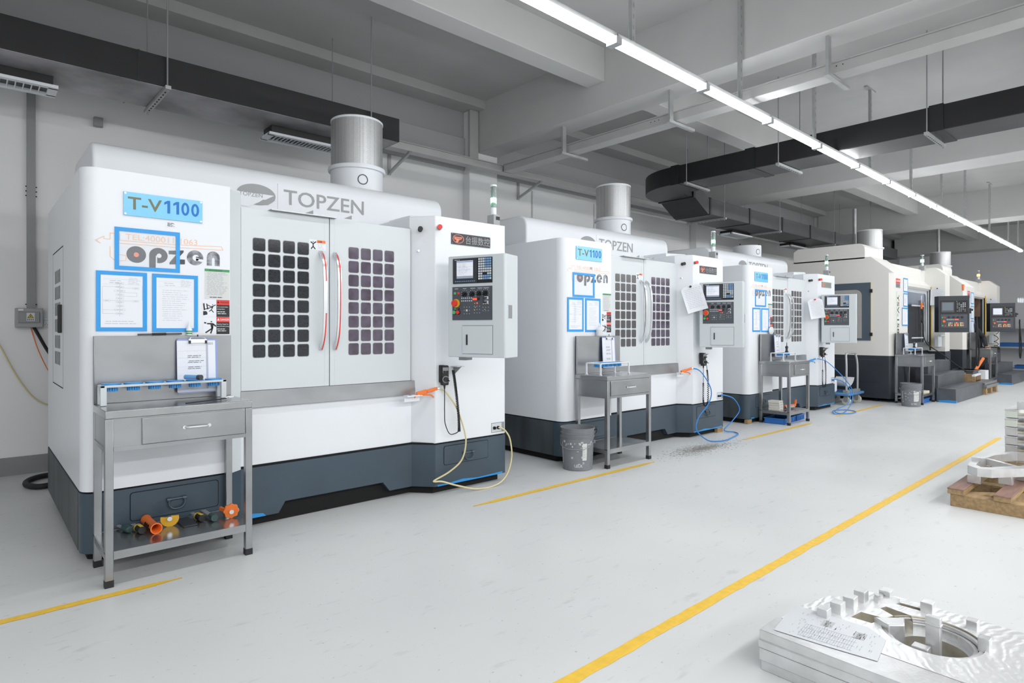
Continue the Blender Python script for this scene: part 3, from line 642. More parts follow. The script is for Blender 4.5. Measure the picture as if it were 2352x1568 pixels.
def control_panel(t):
    W, D, H = .48, .19, .738
    p = MB().prism([(0, 0), (W-.01, 0), (W, .01), (W, D), (.02, D), (0, .02)], 'z', 0, H, PGREY).build('control_panel', t, .006, loc=(2.195, -.23, 1.05), rot=(0, 0, radians(-69.8)))
    a = -.0015; b = -.004
    mb = MB().box(.045, .376, b, 0, .535, .718, BLACK); mb.box(.045, .253, b-.003, b, .537, .716, mat('monitor bezel', '#2b2f36', .4))
    mb.rect(.06, .09, .706, .709, b-.0035, PAPER); mb.rect(.095, .105, .706, .709, b-.0035, PAPER)
    mon = mb.build('monitor', p)
    mb = MB().rect(.079, .219, .572, .7, b-.0045, SCREEN); mb.rect(.082, .217, .688, .697, b-.005, mat('screen header', '#9db3d6', .4)); mb.rect(.079, .219, .572, .59, b-.005, mat('screen footer', '#aab2c4', .4))
    doc_lines(mb, .09, .2, .6, .685, b-.005, 8, PINK, 4, .8)
    for z in (.655, .632): mb.rect(.085, .215, z, z+.001, b-.005, PINK)
    mb.build('screen', p)
    mb = MB()
    for i in range(11): mb.rect(.064+.016*i, .073+.016*i, .548, .554, b-.0035, KEYB)
    mb.build('soft_keys', p); mb = MB()
    for i in range(6):
        for j in range(9):
            if j == 6 and i in (2, 3): continue
            m = KEYB if (i > 2 and j < 4) or (j == 7 and i > 1) or (j == 8 and 1 < i < 5) else KEYW
            mb.box(.262+.0185*i, .276+.0185*i, b-.003, b, .7-.0175*j, .7125-.0175*j, m)
    mb.build('keypad', p)
    mb = MB().box(.039, .375, b, 0, .27, .512, PANELK)
    for x0, x1 in ((.06, .09), (.13, .16), (.195, .235), (.255, .295), (.305, .35)): mb.rect(x0, x1, .497, .5, b-.0006, PAPER)
    mb.rect(.295, .32, .395, .455, b-.0006, mat('plate stripe', '#3d434b', .5))
    op = mb.build('operator_plate', p)
    for i, (x, z) in enumerate(((.147, .457), (.211, .457), (.269, .459), (.322, .461))):
        mb = MB()
        for k in range(9): 
            q = radians(-30+30*k); mb.rect(x+.03*cos(q)-.002, x+.03*cos(q)+.002, z+.03*sin(q)-.002, z+.03*sin(q)+.002, b-.0006, KEYW)
        mb.cyl((x, b, z), (x, b-.016, z), .017, BLACK, 16).obox((x-.012, b-.02, z-.012), (x+.012, b-.02, z+.012), .009, .012, BLACK, (0, 1, 0)); mb.build('rotary_knob', p)
    MB().cyl((.072, b, .393), (.072, b-.006, .393), .031, YEL, 20).cyl((.072, b-.006, .393), (.072, b-.02, .393), .014, RED, 16).cyl((.072, b-.02, .393), (.072, b-.034, .393), .025, RED, 20, .021).build('emergency_stop', p)
    for x, z, m, r in ((.06, .327, GRNLIT, .0135), (.091, .327, RED, .0135)): MB().cyl((x, b, z), (x, b-.004, z), r+.004, BLACK, 14).cyl((x, b-.004, z), (x, b-.014, z), r, m, 14).build('push_button', p)
    mb = MB()
    for x, z, m in ((.0635, .466, GRNLIT), (.0945, .466, RED), (.065, .352, GRNLIT), (.097, .352, BLACK)): mb.box(x-.009, x+.009, b-.005, b, z-.008, z+.008, m) if z > .4 else mb.box(x-.005, x+.005, b-.005, b, z-.005, z+.005, m)
    mb.build('lamp_buttons', p)
    mb = MB()
    for i in range(6):
        for z in (.424, .404): mb.rrect(.117+.0165*i, .127+.0165*i, z, z+.01, b-.001, KEYW, .004)
    mb.rect(.21, .275, .411, .431, b-.001, BLACK); mb.rect(.213, .25, .4125, .429, b-.0014, REDLIT)
    for (cx, cz) in ((.164, .34), (.25, .345), (.323, .36)):
        for i in (-1, 0, 1):
            for j in (-1, 0, 1):
                m = KEYW if (i, j) == (0, 0) and cx < .2 else PINK; s = .007 if m == KEYW else .003
                mb.rect(cx+i*.022-s, cx+i*.022+s, cz+j*.024-s, cz+j*.024+s, b-.001, m)
    for x, z in ((.228, .388), (.234, .36), (.228, .34), (.304, .385), (.338, .385), (.313, .344)): mb.rect(x, x+.006, z, z+.003, b-.0016, YELLIT)
    mb.rect(.246, .258, .386, .396, b-.0016, REDLIT); mb.build('membrane_keys', p)
    for z in (.427, .397): MB().box(.315, .345, b-.006, b, z-.01, z+.01, KEYW).cyl((.332, b-.006, z), (.325, b-.03, z-.004), .006, BLACK, 8).build('key_switch', p)
    mb = MB().rect(.124, .379, .025, .231, a, DARK); mb.box(.1265, .3765, -.005, 0, .0275, .2285, PGREY); cd = mb.build('cabinet_door', p)
    MB().box(.161, .171, -.012, -.005, .09, .165, BLACK).build('latch', p)
    mb = MB().box(W, W+.0012, .04, .1, .28, .375, GREYP); mb.box(W, W+.002, .03, .04, .275, .38, PGREY); mb.build('side_grip', p)
    MB().box(.06, .12, .05, .14, -.025, 0, GREYP).build('underside_bracket', p)
    MB().obox((.05, .15, H-.08), (.14, .31, H-.08), .06, .06, PGREY).build('pivot_arm', p)

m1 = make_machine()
m1['label'] = 'nearest white machining centre, with yellowish air hose hanging from its front'
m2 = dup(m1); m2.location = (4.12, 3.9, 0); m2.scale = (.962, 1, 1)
m2['label'] = 'second white machining centre, with full-height filter drum and blue air hose, behind the grey bucket'
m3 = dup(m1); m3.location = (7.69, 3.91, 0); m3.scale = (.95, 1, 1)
m3['label'] = 'third white machining centre, whose filter drum has no mesh top'
d3 = kid(m3, 'filter_drum'); drop(kid(d3, 'mesh_filter')); drop(kid(d3, 'top_rim')); drop(kid(d3, 'flange'))
MB().sphere((1.87, 1.04, 2.655), .012, BLACK, 8).sphere((2.15, .85, 2.655), .012, BLACK, 8).build('knobs', d3)
kid(m2, 'control_panel').location.y = -.15; kid(m3, 'control_panel').location.y = -.12
for mm, dz in ((m2, .045), (m3, .03)):
    kid(mm, 'model_sign').location.z = dz; kid(mm, 'panel_lettering').location.z = .085; kid(mm, 'faded_orange_mark').location.z = .085
for mm in (m2, m3):
    for d in [c for c in kids(mm) if c.name.startswith('sliding_door')]:
        w = kid(d, 'window_panes'); w.data = w.data.copy()
        for i, mt in enumerate(w.data.materials):
            if mt in (PANE1, PANE2): w.data.materials[i] = PANE3 if (mm is m3 or mt is PANE1) else PANE2
kid(m3, 'nameplate').data = kid(m3, 'nameplate').data.copy(); kid(m3, 'nameplate').data.materials[0] = mat('worn nameplate', '#8f8d85', .4)

for mm in (m2, m3):
    for d in [c for c in kids(mm) if c.name.startswith('sliding_door')]:
        w = kid(d, 'door_handle'); w.data = w.data.copy()
        for i, mt in enumerate(w.data.materials):
            if mt is RED: w.data.materials[i] = CHROME
# ------------------------------------------------------------------ hand wheels, air guns
def handwheel(label, x, y, z, style=0):
    t = T('handwheel_remote', label, 'hand control', (x, y, z), radians(-14 if style == 0 else -10), 'hand control boxes hung on the machines')
    MB().box(-.03, .03, -.04, 0, 0, .15, BLACK).build('housing', t, .009)
    MB().box(-.036, -.0, -.03, .01, .02, .152, RUB).build('magnet_back', t, .004)
    MB().box(-.022, .022, -.042, -.04, .095, .135, GREYP).build('face_plate', t)
    for dx in (-.011, .012): MB().cyl((dx, -.042, .103), (dx, -.058, .103), .008, BLACK, 10).build('selector_knob', t)
    MB().cyl((0, -.04, .045), (0, -.046, .045), .026, GREYP, 20).cyl((0, -.046, .045), (0, -.064, .045), .019, BLACK, 18).cyl((.012, -.064, .038), (.014, -.085, .036), .004, BLACK, 8).build('dial_wheel', t)
    MB().cyl((0, -.02, 0), (0, -.02, -.03), .009, BLACK, 10, .005).build('strain_relief', t)
    mb = MB()
    if style == 0:
        mb.tube([(0, -.02, -.03), (0, -.02, -.12), (0, -.02, -.2), (.005, -.02, -.29), (.04, -.02, -.37), (.09, -.01, -.375), (.12, -.01, -.36)], .0035, RUB, 6)
        P = crom([Vector(p) for p in ((.12, -.02, -.36), (.115, -.02, -.25), (.1, -.02, -.1), (.085, -.02, .02), (.07, -.02, .11))], 60)
    else:
        mb.tube([(0, -.02, -.03), (0, -.02, -.2)], .003, RUB, 6, 1)
        P = crom([Vector(p) for p in ((0, -.02, -.2), (.0, -.02, -.4), (.03, -.02, -.47), (.075, -.02, -.42), (.08, -.02, -.2), (.065, -.02, -.05))], 50)
    C = []
    for i, p in enumerate(P): C.append(p+Vector((.009*cos(i*1.25), .009*sin(i*1.25), 0)))
    mb.tube(C, .0042, RUB, 5, 1)
    if style == 1: mb.tube([P[-1], P[-1]+Vector((-.02, 0, .1))], .0035, RUB, 6, 1)
    mb.build('coiled_cable', t)
handwheel('black hand control box on coiled cable hanging from the nearest machine', 2.69, 3.79, .83)
handwheel('black hand control box with long looped cable hanging from the second machine', 6.37, 3.80, .83, 1)
handwheel('black hand control box with looped cable hanging from the third machine', 9.83, 3.81, .83, 1)
def airgun(label, x, y, z, body, hose, hp, rz=0):
    t = T('air_blow_gun', label, 'air gun', (x, y, z), rz, 'air blow guns on the machines')
    MB().obox((-.03, 0, -.005), (.05, -.015, .012), .022, .032, body).obox((.05, -.015, .012), (.135, -.03, .03), .02, .024, body).cyl((-.03, 0, -.008), (-.05, .0, -.03), .01, body, 10, .006).build('gun_body', t, .005)
    MB().tube([(.0, -.005, -.012), (.04, -.02, -.012), (.08, -.03, -.016), (.1, -.035, -.035)], .006, body, 8).build('trigger', t)
    MB().cyl((.135, -.03, .03), (.155, -.034, .032), .009, CHROME, 10).build('hose_fitting', t)
    MB().tube([Vector(p)-Vector((x, y, z)) for p in hp] if not rz else hp, .0065, hose, 8, 8).build('air_hose', t)
airgun('orange air blow gun with yellowish hose on the nearest machine', 2.51, 3.84, .775, ORANGE, HOSEY,
       [(2.665, 3.806, .807), (2.71, 3.78, .77), (2.79, 3.76, .65), (2.845, 3.745, .5), (2.865, 3.74, .38), (2.83, 3.745, .25), (2.73, 3.765, .17), (2.605, 3.78, .122), (2.6, 3.775, .112), (2.66, 3.76, .105), (2.78, 3.73, .06), (2.95, 3.7, .012), (3.14, 3.7, .012), (3.27, 3.72, .07), (3.34, 3.74, .2), (3.34, 3.76, .34), (3.31, 3.78, .41), (3.27, 3.79, .44), (3.245, 3.8, .446)])
airgun('orange air blow gun with blue hose on the second machine', 6.06, 3.86, .775, ORANGE, HOSEB,
       [(6.215, 3.826, .807), (6.3, 3.78, .77), (6.42, 3.74, .62), (6.44, 3.72, .5), (6.36, 3.72, .38), (6.2, 3.74, .25), (6.12, 3.72, .12), (6.14, 3.6, .02), (6.2, 3.5, .012), (6.36, 3.48, .012), (6.56, 3.52, .012), (6.8, 3.58, .012), (6.9, 3.68, .012), (6.84, 3.78, .03), (7.0, 3.76, .13), (7.1, 3.72, .26), (7.0, 3.74, .4), (6.88, 3.8, .45), (6.8, 3.83, .45)])
airgun('blue air blow gun with coiled blue hose on the third machine', 9.55, 3.87, .775, BLUEP, HOSEB,
       [(9.7, 3.836, .807), (9.85, 3.76, .77), (10.05, 3.7, .65), (10.35, 3.64, .45), (10.5, 3.6, .28), (10.35, 3.56, .1), (9.95, 3.5, .012), (9.65, 3.45, .012), (9.5, 3.5, .012), (9.8, 3.62, .02), (10.1, 3.56, .012), (10.0, 3.38, .012), (9.7, 3.36, .012), (9.55, 3.5, .025), (9.9, 3.6, .04), (10.35, 3.62, .08), (10.55, 3.64, .25), (10.5, 3.72, .4), (10.4, 3.8, .45), (10.3, 3.83, .45)])

# ------------------------------------------------------------------ blue document frames on the machines
def docframe(label, x0, x1, z0, z1, y, kind, seed, group):
    t = T('document_frame', label, 'document frame', ((x0+x1)/2, y, z0), 0, group)
    w = (x1-x0)/2; h = z1-z0; b = .021
    mb = MB()
    for a in ((-w, w, 0, b), (-w, w, h-b, h), (-w, -w+b, b, h-b), (w-b, w, b, h-b)): mb.box(a[0], a[1], -.003, 0, a[2], a[3], BLUE)
    mb.build('blue_border', t)
    if kind == 'open':
        MB().box(-w+b, w-b, -.0016, -.0012, b, h-b, mat('clear frame film', '#eef2f7', .3, alpha=.08)).build('clear_sheet', t)
        return t
    mb = MB().rect(-w+b, w-b, b, h-b, -.0015, PAPER); y = -.0019
    mb.rect(-w+.03, w-.03, h-.042, h-.0415, y, PINK); mb.rect(-w+.03, w-.03, h-.07, h-.0695, y, PINK)
    doc_lines(mb, -w+.06, 0, h-.068, h-.045, y, 2, FAINT, seed, 1, .003); doc_lines(mb, w-.09, w-.032, h-.068, h-.03, y, 5, FAINT, seed+1, 1)
    if kind == 'text': doc_lines(mb, -w+.05, w-.045, .06, h-.085, y, 15, FAINT, seed+2, .9)
    else:
        def bx(cx, cz, ww=.03): 
            for a in ((cx-ww/2, cx+ww/2, cz-.005, cz-.004), (cx-ww/2, cx+ww/2, cz+.004, cz+.005), (cx-ww/2, cx-ww/2+.001, cz-.005, cz+.005), (cx+ww/2-.001, cx+ww/2, cz-.005, cz+.005)): mb.rect(*a, y, FAINT)
            mb.rect(cx-ww*.3, cx+ww*.3, cz-.0015, cz+.0015, y, FAINT)
        c = -.01
        for i in range(9):
            bx(c, .24-.0205*i+.02 if i else .26, .036 if i not in (2, 7) else .05)
            mb.rect(c-.0006, c+.0006, .245-.0205*i, .255-.0205*i, y, PINK)
        bx(.065, .235); bx(.065, .165); bx(-.07, .165)
        for z, a, b2 in ((.235, c, .05), (.165, c, .05), (.165, -.055, c), (.24, -.09, c), (.115, -.09, c), (.095, -.09, c), (.21, c, .07), (.19, c, .07)): mb.rect(a, b2, z, z+.001, y, PINK)
        for x, a, b2 in ((-.09, .095, .24), (.07, .19, .21), (.095, .17, .25)): mb.rect(x, x+.001, a, b2, y, PINK)
        doc_lines(mb, -w+.04, w-.04, .035, .06, y, 2, PINK, seed+5, 1)
    mb.build('document_sheet', t); return t
for i, (u0, sx, y, dz, who) in enumerate(((.438, 1, 3.88, 0, 'the nearest machine'), (4.12, .962, 3.9, -.01, 'the second machine'), (7.75, .95, 3.91, -.02, 'the third machine'))):
    g = 'blue document frames on the machines'; f = lambda a: u0+a*sx
    if i == 0: docframe('landscape blue-edged clear frame over the lettering of '+who, f(.147), f(.465), 1.577, 1.808, y-.002, 'open', 1, g)
    else: docframe('upper blue-edged frame below the sign of '+who, f(.14), f(.468), 1.562, 1.795, y-.002, 'open', 1, g)
    docframe('lower left blue-edged frame with flow chart on '+who, f(.063), f(.3), 1.242+dz, 1.566+dz, y-.002, 'flow', 11+i, g)
    docframe('lower right blue-edged frame with text page on '+who, f(.325), f(.56), 1.238+dz, 1.565+dz, y-.002, 'text', 21+i, g)

# papers under magnets on the columns
def hungpaper(label, x, y, z, w, h, tilt, rz=0, curl=.02, magnet=BLACK, stamp=0):
    t = T('hanging_paper', label, 'paper', (x, y, z), rz, 'sheets of paper hung on the machine columns')
    mb = MB(); n = 6; vs = []
    for j in range(n+1):
        for i in range(n+1):
            a = (i/n-.5)*w; c = -j/n*h
            if j == 0 and i in (0, n): c -= .03
            dy = -.006-curl*(abs(i/n-.5)*2)**2*(j/n)
            vs.append((a*cos(tilt)-c*sin(tilt), dy, a*sin(tilt)+c*cos(tilt)))
    mb.add(vs, [(j*(n+1)+i, j*(n+1)+i+1, (j+1)*(n+1)+i+1, (j+1)*(n+1)+i) for j in range(n) for i in range(n)], PAPER)
    mb.build('sheet', t)
    mb = MB(); rr = random.Random(4)
    for r_ in range(12):
        c = -.04-r_*(h-.07)/12; a = -w*.36
        while a < w*.34:
            q = rr.uniform(.01, .03); yy = -.0085-curl*(abs(a/w)*2)**2*(-c/h)-.002
            P = [(a, c), (a+q, c), (a+q, c+.003), (a, c+.003)]; mb.poly([(p*cos(tilt)-k*sin(tilt), yy, p*sin(tilt)+k*cos(tilt)) for p, k in P], PINK); a += q+.006
    mb.build('print', t)
    MB().cyl((0, -.003, -.01), (0, -.03, -.01), .012, magnet, 12).build('magnet', t)
hungpaper('crumpled white sheet clipped beside the control panel of the second machine', 6.12, 3.80, 1.75, .23, .3, radians(16), radians(-50), .03)
hungpaper('white printed sheet held by a red magnet on the third machine', 9.62, 3.83, 1.72, .22, .3, radians(8), radians(-45), .03, RED)

# ------------------------------------------------------------------ stainless worktables
def worktable(label, x, y, w, d, h, dr0, rz=0, sh=.17, panel=.36):
    t = T('worktable', label, 'worktable', (x, y, 0), rz, 'stainless steel worktables beside the machines')
    L = .036
    mb = MB().box(0, w, 0, d, h-.04, h, STEELX); mb.build('tabletop', t, .004)
    MB().box(0, w, d-.012, d, h, h+panel, STEEL).box(0, .004, d-.03, d, h, h+panel, STEEL).build('back_panel', t, .002)
    for a, b in ((0, 0), (w-L, 0), (0, d-L), (w-L, d-L)):
        lg = MB().box(a, a+L, b, b+L, .03, h-.04, STEEL).build('leg', t, .003)
        MB().box(a-.001, a+L+.001, b-.001, b+L+.001, 0, .034, RUB).build('foot_cap', lg)
    MB().box(0, w, .002, d-.002, sh-.005, sh+.001, STEELX).box(L, w-L, .0, .004, sh-.038, sh+.002, STEEL).box(L, w-L, d-.004, d, sh-.038, sh+.002, STEEL).box(0.002, .006, L, d-L, sh-.038, sh+.002, STEEL).box(w-.006, w-.002, L, d-L, sh-.038, sh+.002, STEEL).build('lower_shelf', t)
    MB().box(L, w-L, .006, .02, h-.185, h-.04, STEEL).box(.004, .02, L, d-L, h-.185, h-.04, STEEL).box(w-.02, w-.004, L, d-L, h-.185, h-.04, STEEL).box(L, w-L, -.001, .012, h-.2, h-.18, STEEL).box(0, .012, L, d-L, h-.2, h-.18, STEEL).box(w-.012, w, L, d-L, h-.2, h-.18, STEEL).build('apron', t)
    dw = MB().box(dr0, w-L-.004, -.006, .3, h-.178, h-.046, STEEL).build('drawer', t, .003)
    cx = (dr0+w-L)/2
    mb = MB()
    for e in (-.06, .06): mb.cyl((cx+e, -.008, h-.112), (cx+e, -.012, h-.112), .009, CHROME, 10)
    mb.tube([(cx-.055, -.01, h-.112), (cx-.035, -.024, h-.112), (cx+.035, -.024, h-.112), (cx+.055, -.01, h-.112)], .006, CHROME, 8); mb.build('handle', dw)
    return t
worktable('nearest stainless worktable, with hand tools lined up on its lower shelf', .487, 3.488, .69, .382, .856, .155)
worktable('stainless worktable with empty lower shelf beside the grey bucket', 4.265, 3.485, .66, .39, .83, .045)
worktable('stainless worktable holding paper boxes on its shelf, blue trays underneath', 7.96, 3.48, .62, .41, .83, .15)
worktable('stainless worktable at the cream machine with the steps, beside the far bucket', 11.79, 2.96, .7, .41, .83, .12)
worktable('farthest worktable, on which the bent person rests a hand', 16.93, 2.96, .655, .4, .83, .12)

def toolrack(label, x, y, z, w, n, style=0, d=.11):
    t = T('tool_holder_rack', label, 'tool rack', (x, y, z), 0, 'blue tool holder racks on the worktables'); h = .105
    if style == 0:
        MB().box(0, w, 0, .012, h-.012, h, PGREY).box(0, w, d-.012, d, h-.012, h, PGREY).box(0, .02, 0, d, h-.012, h, PGREY).box(w-.02, w, 0, d, h-.012, h, PGREY).build('rail', t, .002)
        for a, b in ((0, 0), (w-.028, 0), (0, d-.028), (w-.028, d-.028)): MB().box(a, a+.028, b, b+.028, 0, h-.01, PGREY).build('leg', t, .003)
    else:
        MB().tube([(0, 0, h), (w, 0, h)], .006, WHITE, 8, 1).tube([(0, d, h), (w, d, h)], .006, WHITE, 8, 1).tube([(0, 0, h), (0, d, h)], .006, WHITE, 8, 1).tube([(w, 0, h), (w, d, h)], .006, WHITE, 8, 1).build('rail', t)
        for a, b in ((0, 0), (w, 0), (0, d), (w, d)): MB().box(a-.006, a+.006, b-.006, b+.006, 0, h, WHITE).box(a-.012, a+.012, b-.012, b+.012, 0, .004, WHITE).build('leg', t)
    for i in range(n):
        cx = .055+(w-.11)*i/(n-1); r = min(.045, (w-.11)/(n-1)*.46)
        mb = MB().cyl((cx, d/2, h-.002), (cx, d/2, h+.006), r, BLUEP, 24)
        for k in range(14):
            q = 2*pi*k/14; mb.box(cx+.026*cos(q)-.004, cx+.026*cos(q)+.004, d/2+.026*sin(q)-.004, d/2+.026*sin(q)+.004, h-.035, h, BLUEP)
        mb.build('tool_cup', t)
toolrack('blue tool holder rack on the nearest worktable', .5, 3.72, .857, .61, 6)
toolrack('blue tool holder rack with white wire legs on the second worktable', 4.33, 3.62, .831, .42, 6, 1, .17)
toolrack('blue tool holder rack on the table above the blue trays', 8.05, 3.6, .831, .36, 5, 1, .17)
toolrack('blue tool holder rack on the worktable of the first cream machine', 11.9, 3.1, .831, .4, 4, 1, .17)
def clipboard(label, x, y, z, tilt=0, lean=.06, boardw=.215):
    t = T('clipboard', label, 'clipboard', (x, y, z), 0, 'clipboards leaning on the worktables'); t.rotation_euler = (-lean, 0, 0)
    w = boardw/2
    MB().rrect(-w, w, 0, .31, 0, mat('lavender board', '#8f9fd2', .45), .012, .004).build('board', t)
    mb = MB().rect(-w+.0, w-.012, .008, .3, -.002, PAPER); mb.rect(-w+.002, w-.014, .006, .045, -.0024, mat('grid paper shade', '#d3d8e2', .6))
    for i in range(12): mb.rect(-w+.005+i*.012, -w+.0056+i*.012, .05, .29, -.0024, mat('faint grid', '#dde1e8', .6))
    for z in (.05, .1, .15, .2, .24): mb.rect(-w+.004, w-.06, z, z+.0006, -.0024, PINK)
    mb.rect(w-.063, w-.052, .02, .285, -.0026, mat('lilac band', '#b3b6c6', .6)); doc_lines(mb, w-.06, w-.02, .275, .288, -.003, 2, PINK, 1, 1, .004)
    for z in (.085, .135, .17, .2): doc_lines(mb, -w+.055, w-.07, z, z+.018, -.003, 2, PRINT, int(z*100), 1, .003)
    mb.build('papers', t)
    mb = MB().box(-.048, .048, -.012, -.003, .286, .308, CHROME)
    for e in (-.043, .043): mb.box(e-.006, e+.006, -.014, -.011, .282, .3, BLACK)
    mb.tube([(-.04, -.008, .308), (-.03, -.01, .318), (.03, -.01, .318), (.04, -.008, .308)], .003, CHROME, 6); mb.cyl((0, -.008, .318), (0, -.008, .334), .004, BLACK, 8); mb.build('clip', t)
clipboard('clipboard with filled-in form leaning on the nearest worktable', .985, 3.82, .888)
clipboard('clipboard with white sheet on the second worktable', 4.72, 3.83, .87, 0, .05, .2)
clipboard('clipboard with white sheet on the table above the blue trays', 8.4, 3.83, .87, 0, .05, .19)
clipboard('clipboard on the worktable of the first cream machine', 12.27, 3.32, .87, 0, .05, .19)
t = T('marker', 'light blue marker pen lying across the nearest tool rack', 'pen', (.93, 3.72, .985), radians(-60))
MB().cyl((-.05, 0, 0), (.04, 0, 0), .013, mat('light blue barrel', '#6aa4dc', .4), 14).build('barrel', t); MB().cyl((.04, 0, 0), (.062, 0, 0), .015, mat('dark cap', '#3b4048', .4), 14).build('cap', t)
t = T('flat_file', 'long black file with white tag lying on the nearest worktable', 'file', (.85, 3.52, .86), atan2(.1, .22))
MB().box(0, .25, -.006, .006, 0, .006, BLACK).build('blade', t); MB().tube([(.25, 0, .006), (.28, .012, .01), (.29, -.012, .01), (.26, -.012, .008)], .004, PAPER, 6).build('tag', t)
t = T('pen', 'dark pen balanced on top of the back panel of the nearest worktable', 'pen', (.69, 3.864, 1.2235), 0)
MB().cyl((0, 0, 0), (.22, 0, .004), .005, mat('dark grey pen', '#4a4d58', .4), 10).cyl((.07, 0, .0015), (.14, 0, .003), .0072, BLACK, 10).build('barrel', t)
t = T('glue_bottle', 'small white bottle with pointed cap and green label above the nearest clipboard', 'bottle', (.948, 3.862, 1.217), 0)
MB().lathe([(0, 0), (.014, 0), (.016, .004), (.016, .035), (.012, .045), (.0, .046)], (0, 0, 0), WHITE, 16).build('bottle_body', t); MB().lathe([(.012, .044), (.008, .06), (.002, .082), (0, .083)], (0, 0, 0), WHITE, 14).build('nozzle_cap', t)
MB().lathe([(.0163, .008), (.0164, .016)], (0, 0, 0), GREENL, 16).lathe([(.0163, .02), (.0164, .028)], (0, 0, 0), GREENL, 16).build('label_band', t)
t = T('liquid_bottle', 'squat clear bottle standing behind the second worktable panel', 'bottle', (4.60, 3.862, 1.191), 0)
MB().lathe([(0, 0), (.03, 0), (.032, .004), (.032, .06), (.02, .075), (.012, .08), (.01, .1), (0, .1)], (0, 0, 0), mat('frosted plastic', '#eef0f3', .4, alpha=.8), 18).build('bottle_body', t)
MB().lathe([(.01, .1), (.004, .125), (0, .126)], (0, 0, 0), WHITE, 12).build('nozzle_cap', t)
t = T('plastic_sleeve', 'crumpled clear plastic bag behind the third worktable panel', 'bag', (8.3, 3.88, 1.19), 0)
MB().sphere((0, 0, .05), .05, mat('crumpled film', '#f1f3f5', .25, alpha=.7), 10, 1.6, .3, 1.1).build('film', t)
# tools on the lower shelf of the nearest worktable
Z = .172
t = T('file', 'file with green handle, first tool from the left on the low shelf', 'file', (.62, 3.8, Z), radians(-74), 'hand tools lined up on the low shelf')
MB().cyl((-.01, 0, .018), (.055, 0, .018), .02, GREENH, 12, .017).build('handle', t, .004); MB().obox((-.075, 0, .018), (-.01, 0, .018), .014, .008, GREYP).build('blade', t)
def chisel(label, x, y, y2=0):
    t = T('scraper', label, 'hand tool', (x, y, Z), radians(-84), 'hand tools lined up on the low shelf')
    MB().cyl((-.02, 0, .02), (.045, 0, .02), .02, BLACK, 12).box(-.005, .04, -.008, .008, .037, .041, YEL).build('handle', t, .004)
    MB().cyl((-.026, 0, .02), (-.014, 0, .02), .0205, YEL, 12).build('collar', t); MB().obox((-.11, 0, .02), (-.026, 0, .02), .02, .005, GREYP).build('blade', t)
chisel('black and yellow scraper left of the orange tube tool', .675, 3.73); chisel('black and yellow scraper right of the dark steel plate', .97, 3.74)
t = T('tube_tool', 'orange hollow tube with dark markings on the low shelf', 'hand tool', (.735, 3.73, Z), radians(-88), 'hand tools lined up on the low shelf')
MB().lathe([(.019, -.14), (.026, -.13), (.023, -.1), (.022, .05), (.029, .08), (.029, .085), (.024, .085), (.019, .07), (.018, -.14)], (0, 0, 0), ORANGE, 20).build('tube', t, rot=(0, radians(90), 0), loc=(0, 0, .027))
mb = MB()
for a in (-.06, -.03, .0): mb.obox((a, -.0235, .024), (a+.025, -.0215, .036), .012, .002, BLACK, (0, 1, 0))
mb.build('markings', t)
def knobwheel(label, x, y, m, shape, r):
    t = T('clamping_knob', label, 'knob', (x, y, Z), radians(-12), 'hand tools lined up on the low shelf')
    if shape == 'lobed': P = [(r*(1+.07*cos(8*a))*cos(a), r*(1+.07*cos(8*a))*sin(a)+r) for a in [2*pi*i/48 for i in range(48)]]
    else: P = [(r*cos(a), r*sin(a)+r*.95) for a in [radians(165+i*15) for i in range(15)]]+[(r*.2, r*1.25), (-r*.4, r*1.12)]
    MB().prism(P, 'y', 0, .018 if shape == 'lobed' else .006, m).build('knob_body', t, .004 if shape == 'lobed' else 0)
    MB().cyl((0, -.02, r), (0, .0, r), .012, CHROME, 14).build('bolt', t)
    if shape == 'lobed': MB().obox((-.015, .015, r*.9), (-.05, .1, r*.95), .012, .02, m).build('arm', t)
knobwheel('yellow curved disc with steel bolt standing on the low shelf', .82, 3.735, mat('mustard plastic', '#d9a520', .45), 'cut', .045)
knobwheel('orange lobed clamping knob at the right end of the low shelf', 1.118, 3.66, ORANGE, 'lobed', .04)
tag(MB().box(-.035, .035, -.09, .09, 0, .008, mat('dark steel', '#3c4044', .35, .6)).build('steel_plate', None, .001, loc=(.902, 3.745, Z), rot=(0, 0, radians(2))), 'thin dark steel plate lying on the low shelf', 'plate', 'hand tools lined up on the low shelf')
t = T('file', 'file with dark green handle, second from right on the low shelf', 'file', (1.027, 3.7, Z), radians(-88), 'hand tools lined up on the low shelf')
MB().cyl((-.03, 0, .02), (.045, 0, .02), .014, GREENH, 12, .021).build('handle', t, .003); MB().obox((-.16, 0, .02), (-.03, 0, .02), .026, .006, GREYP).build('blade', t)

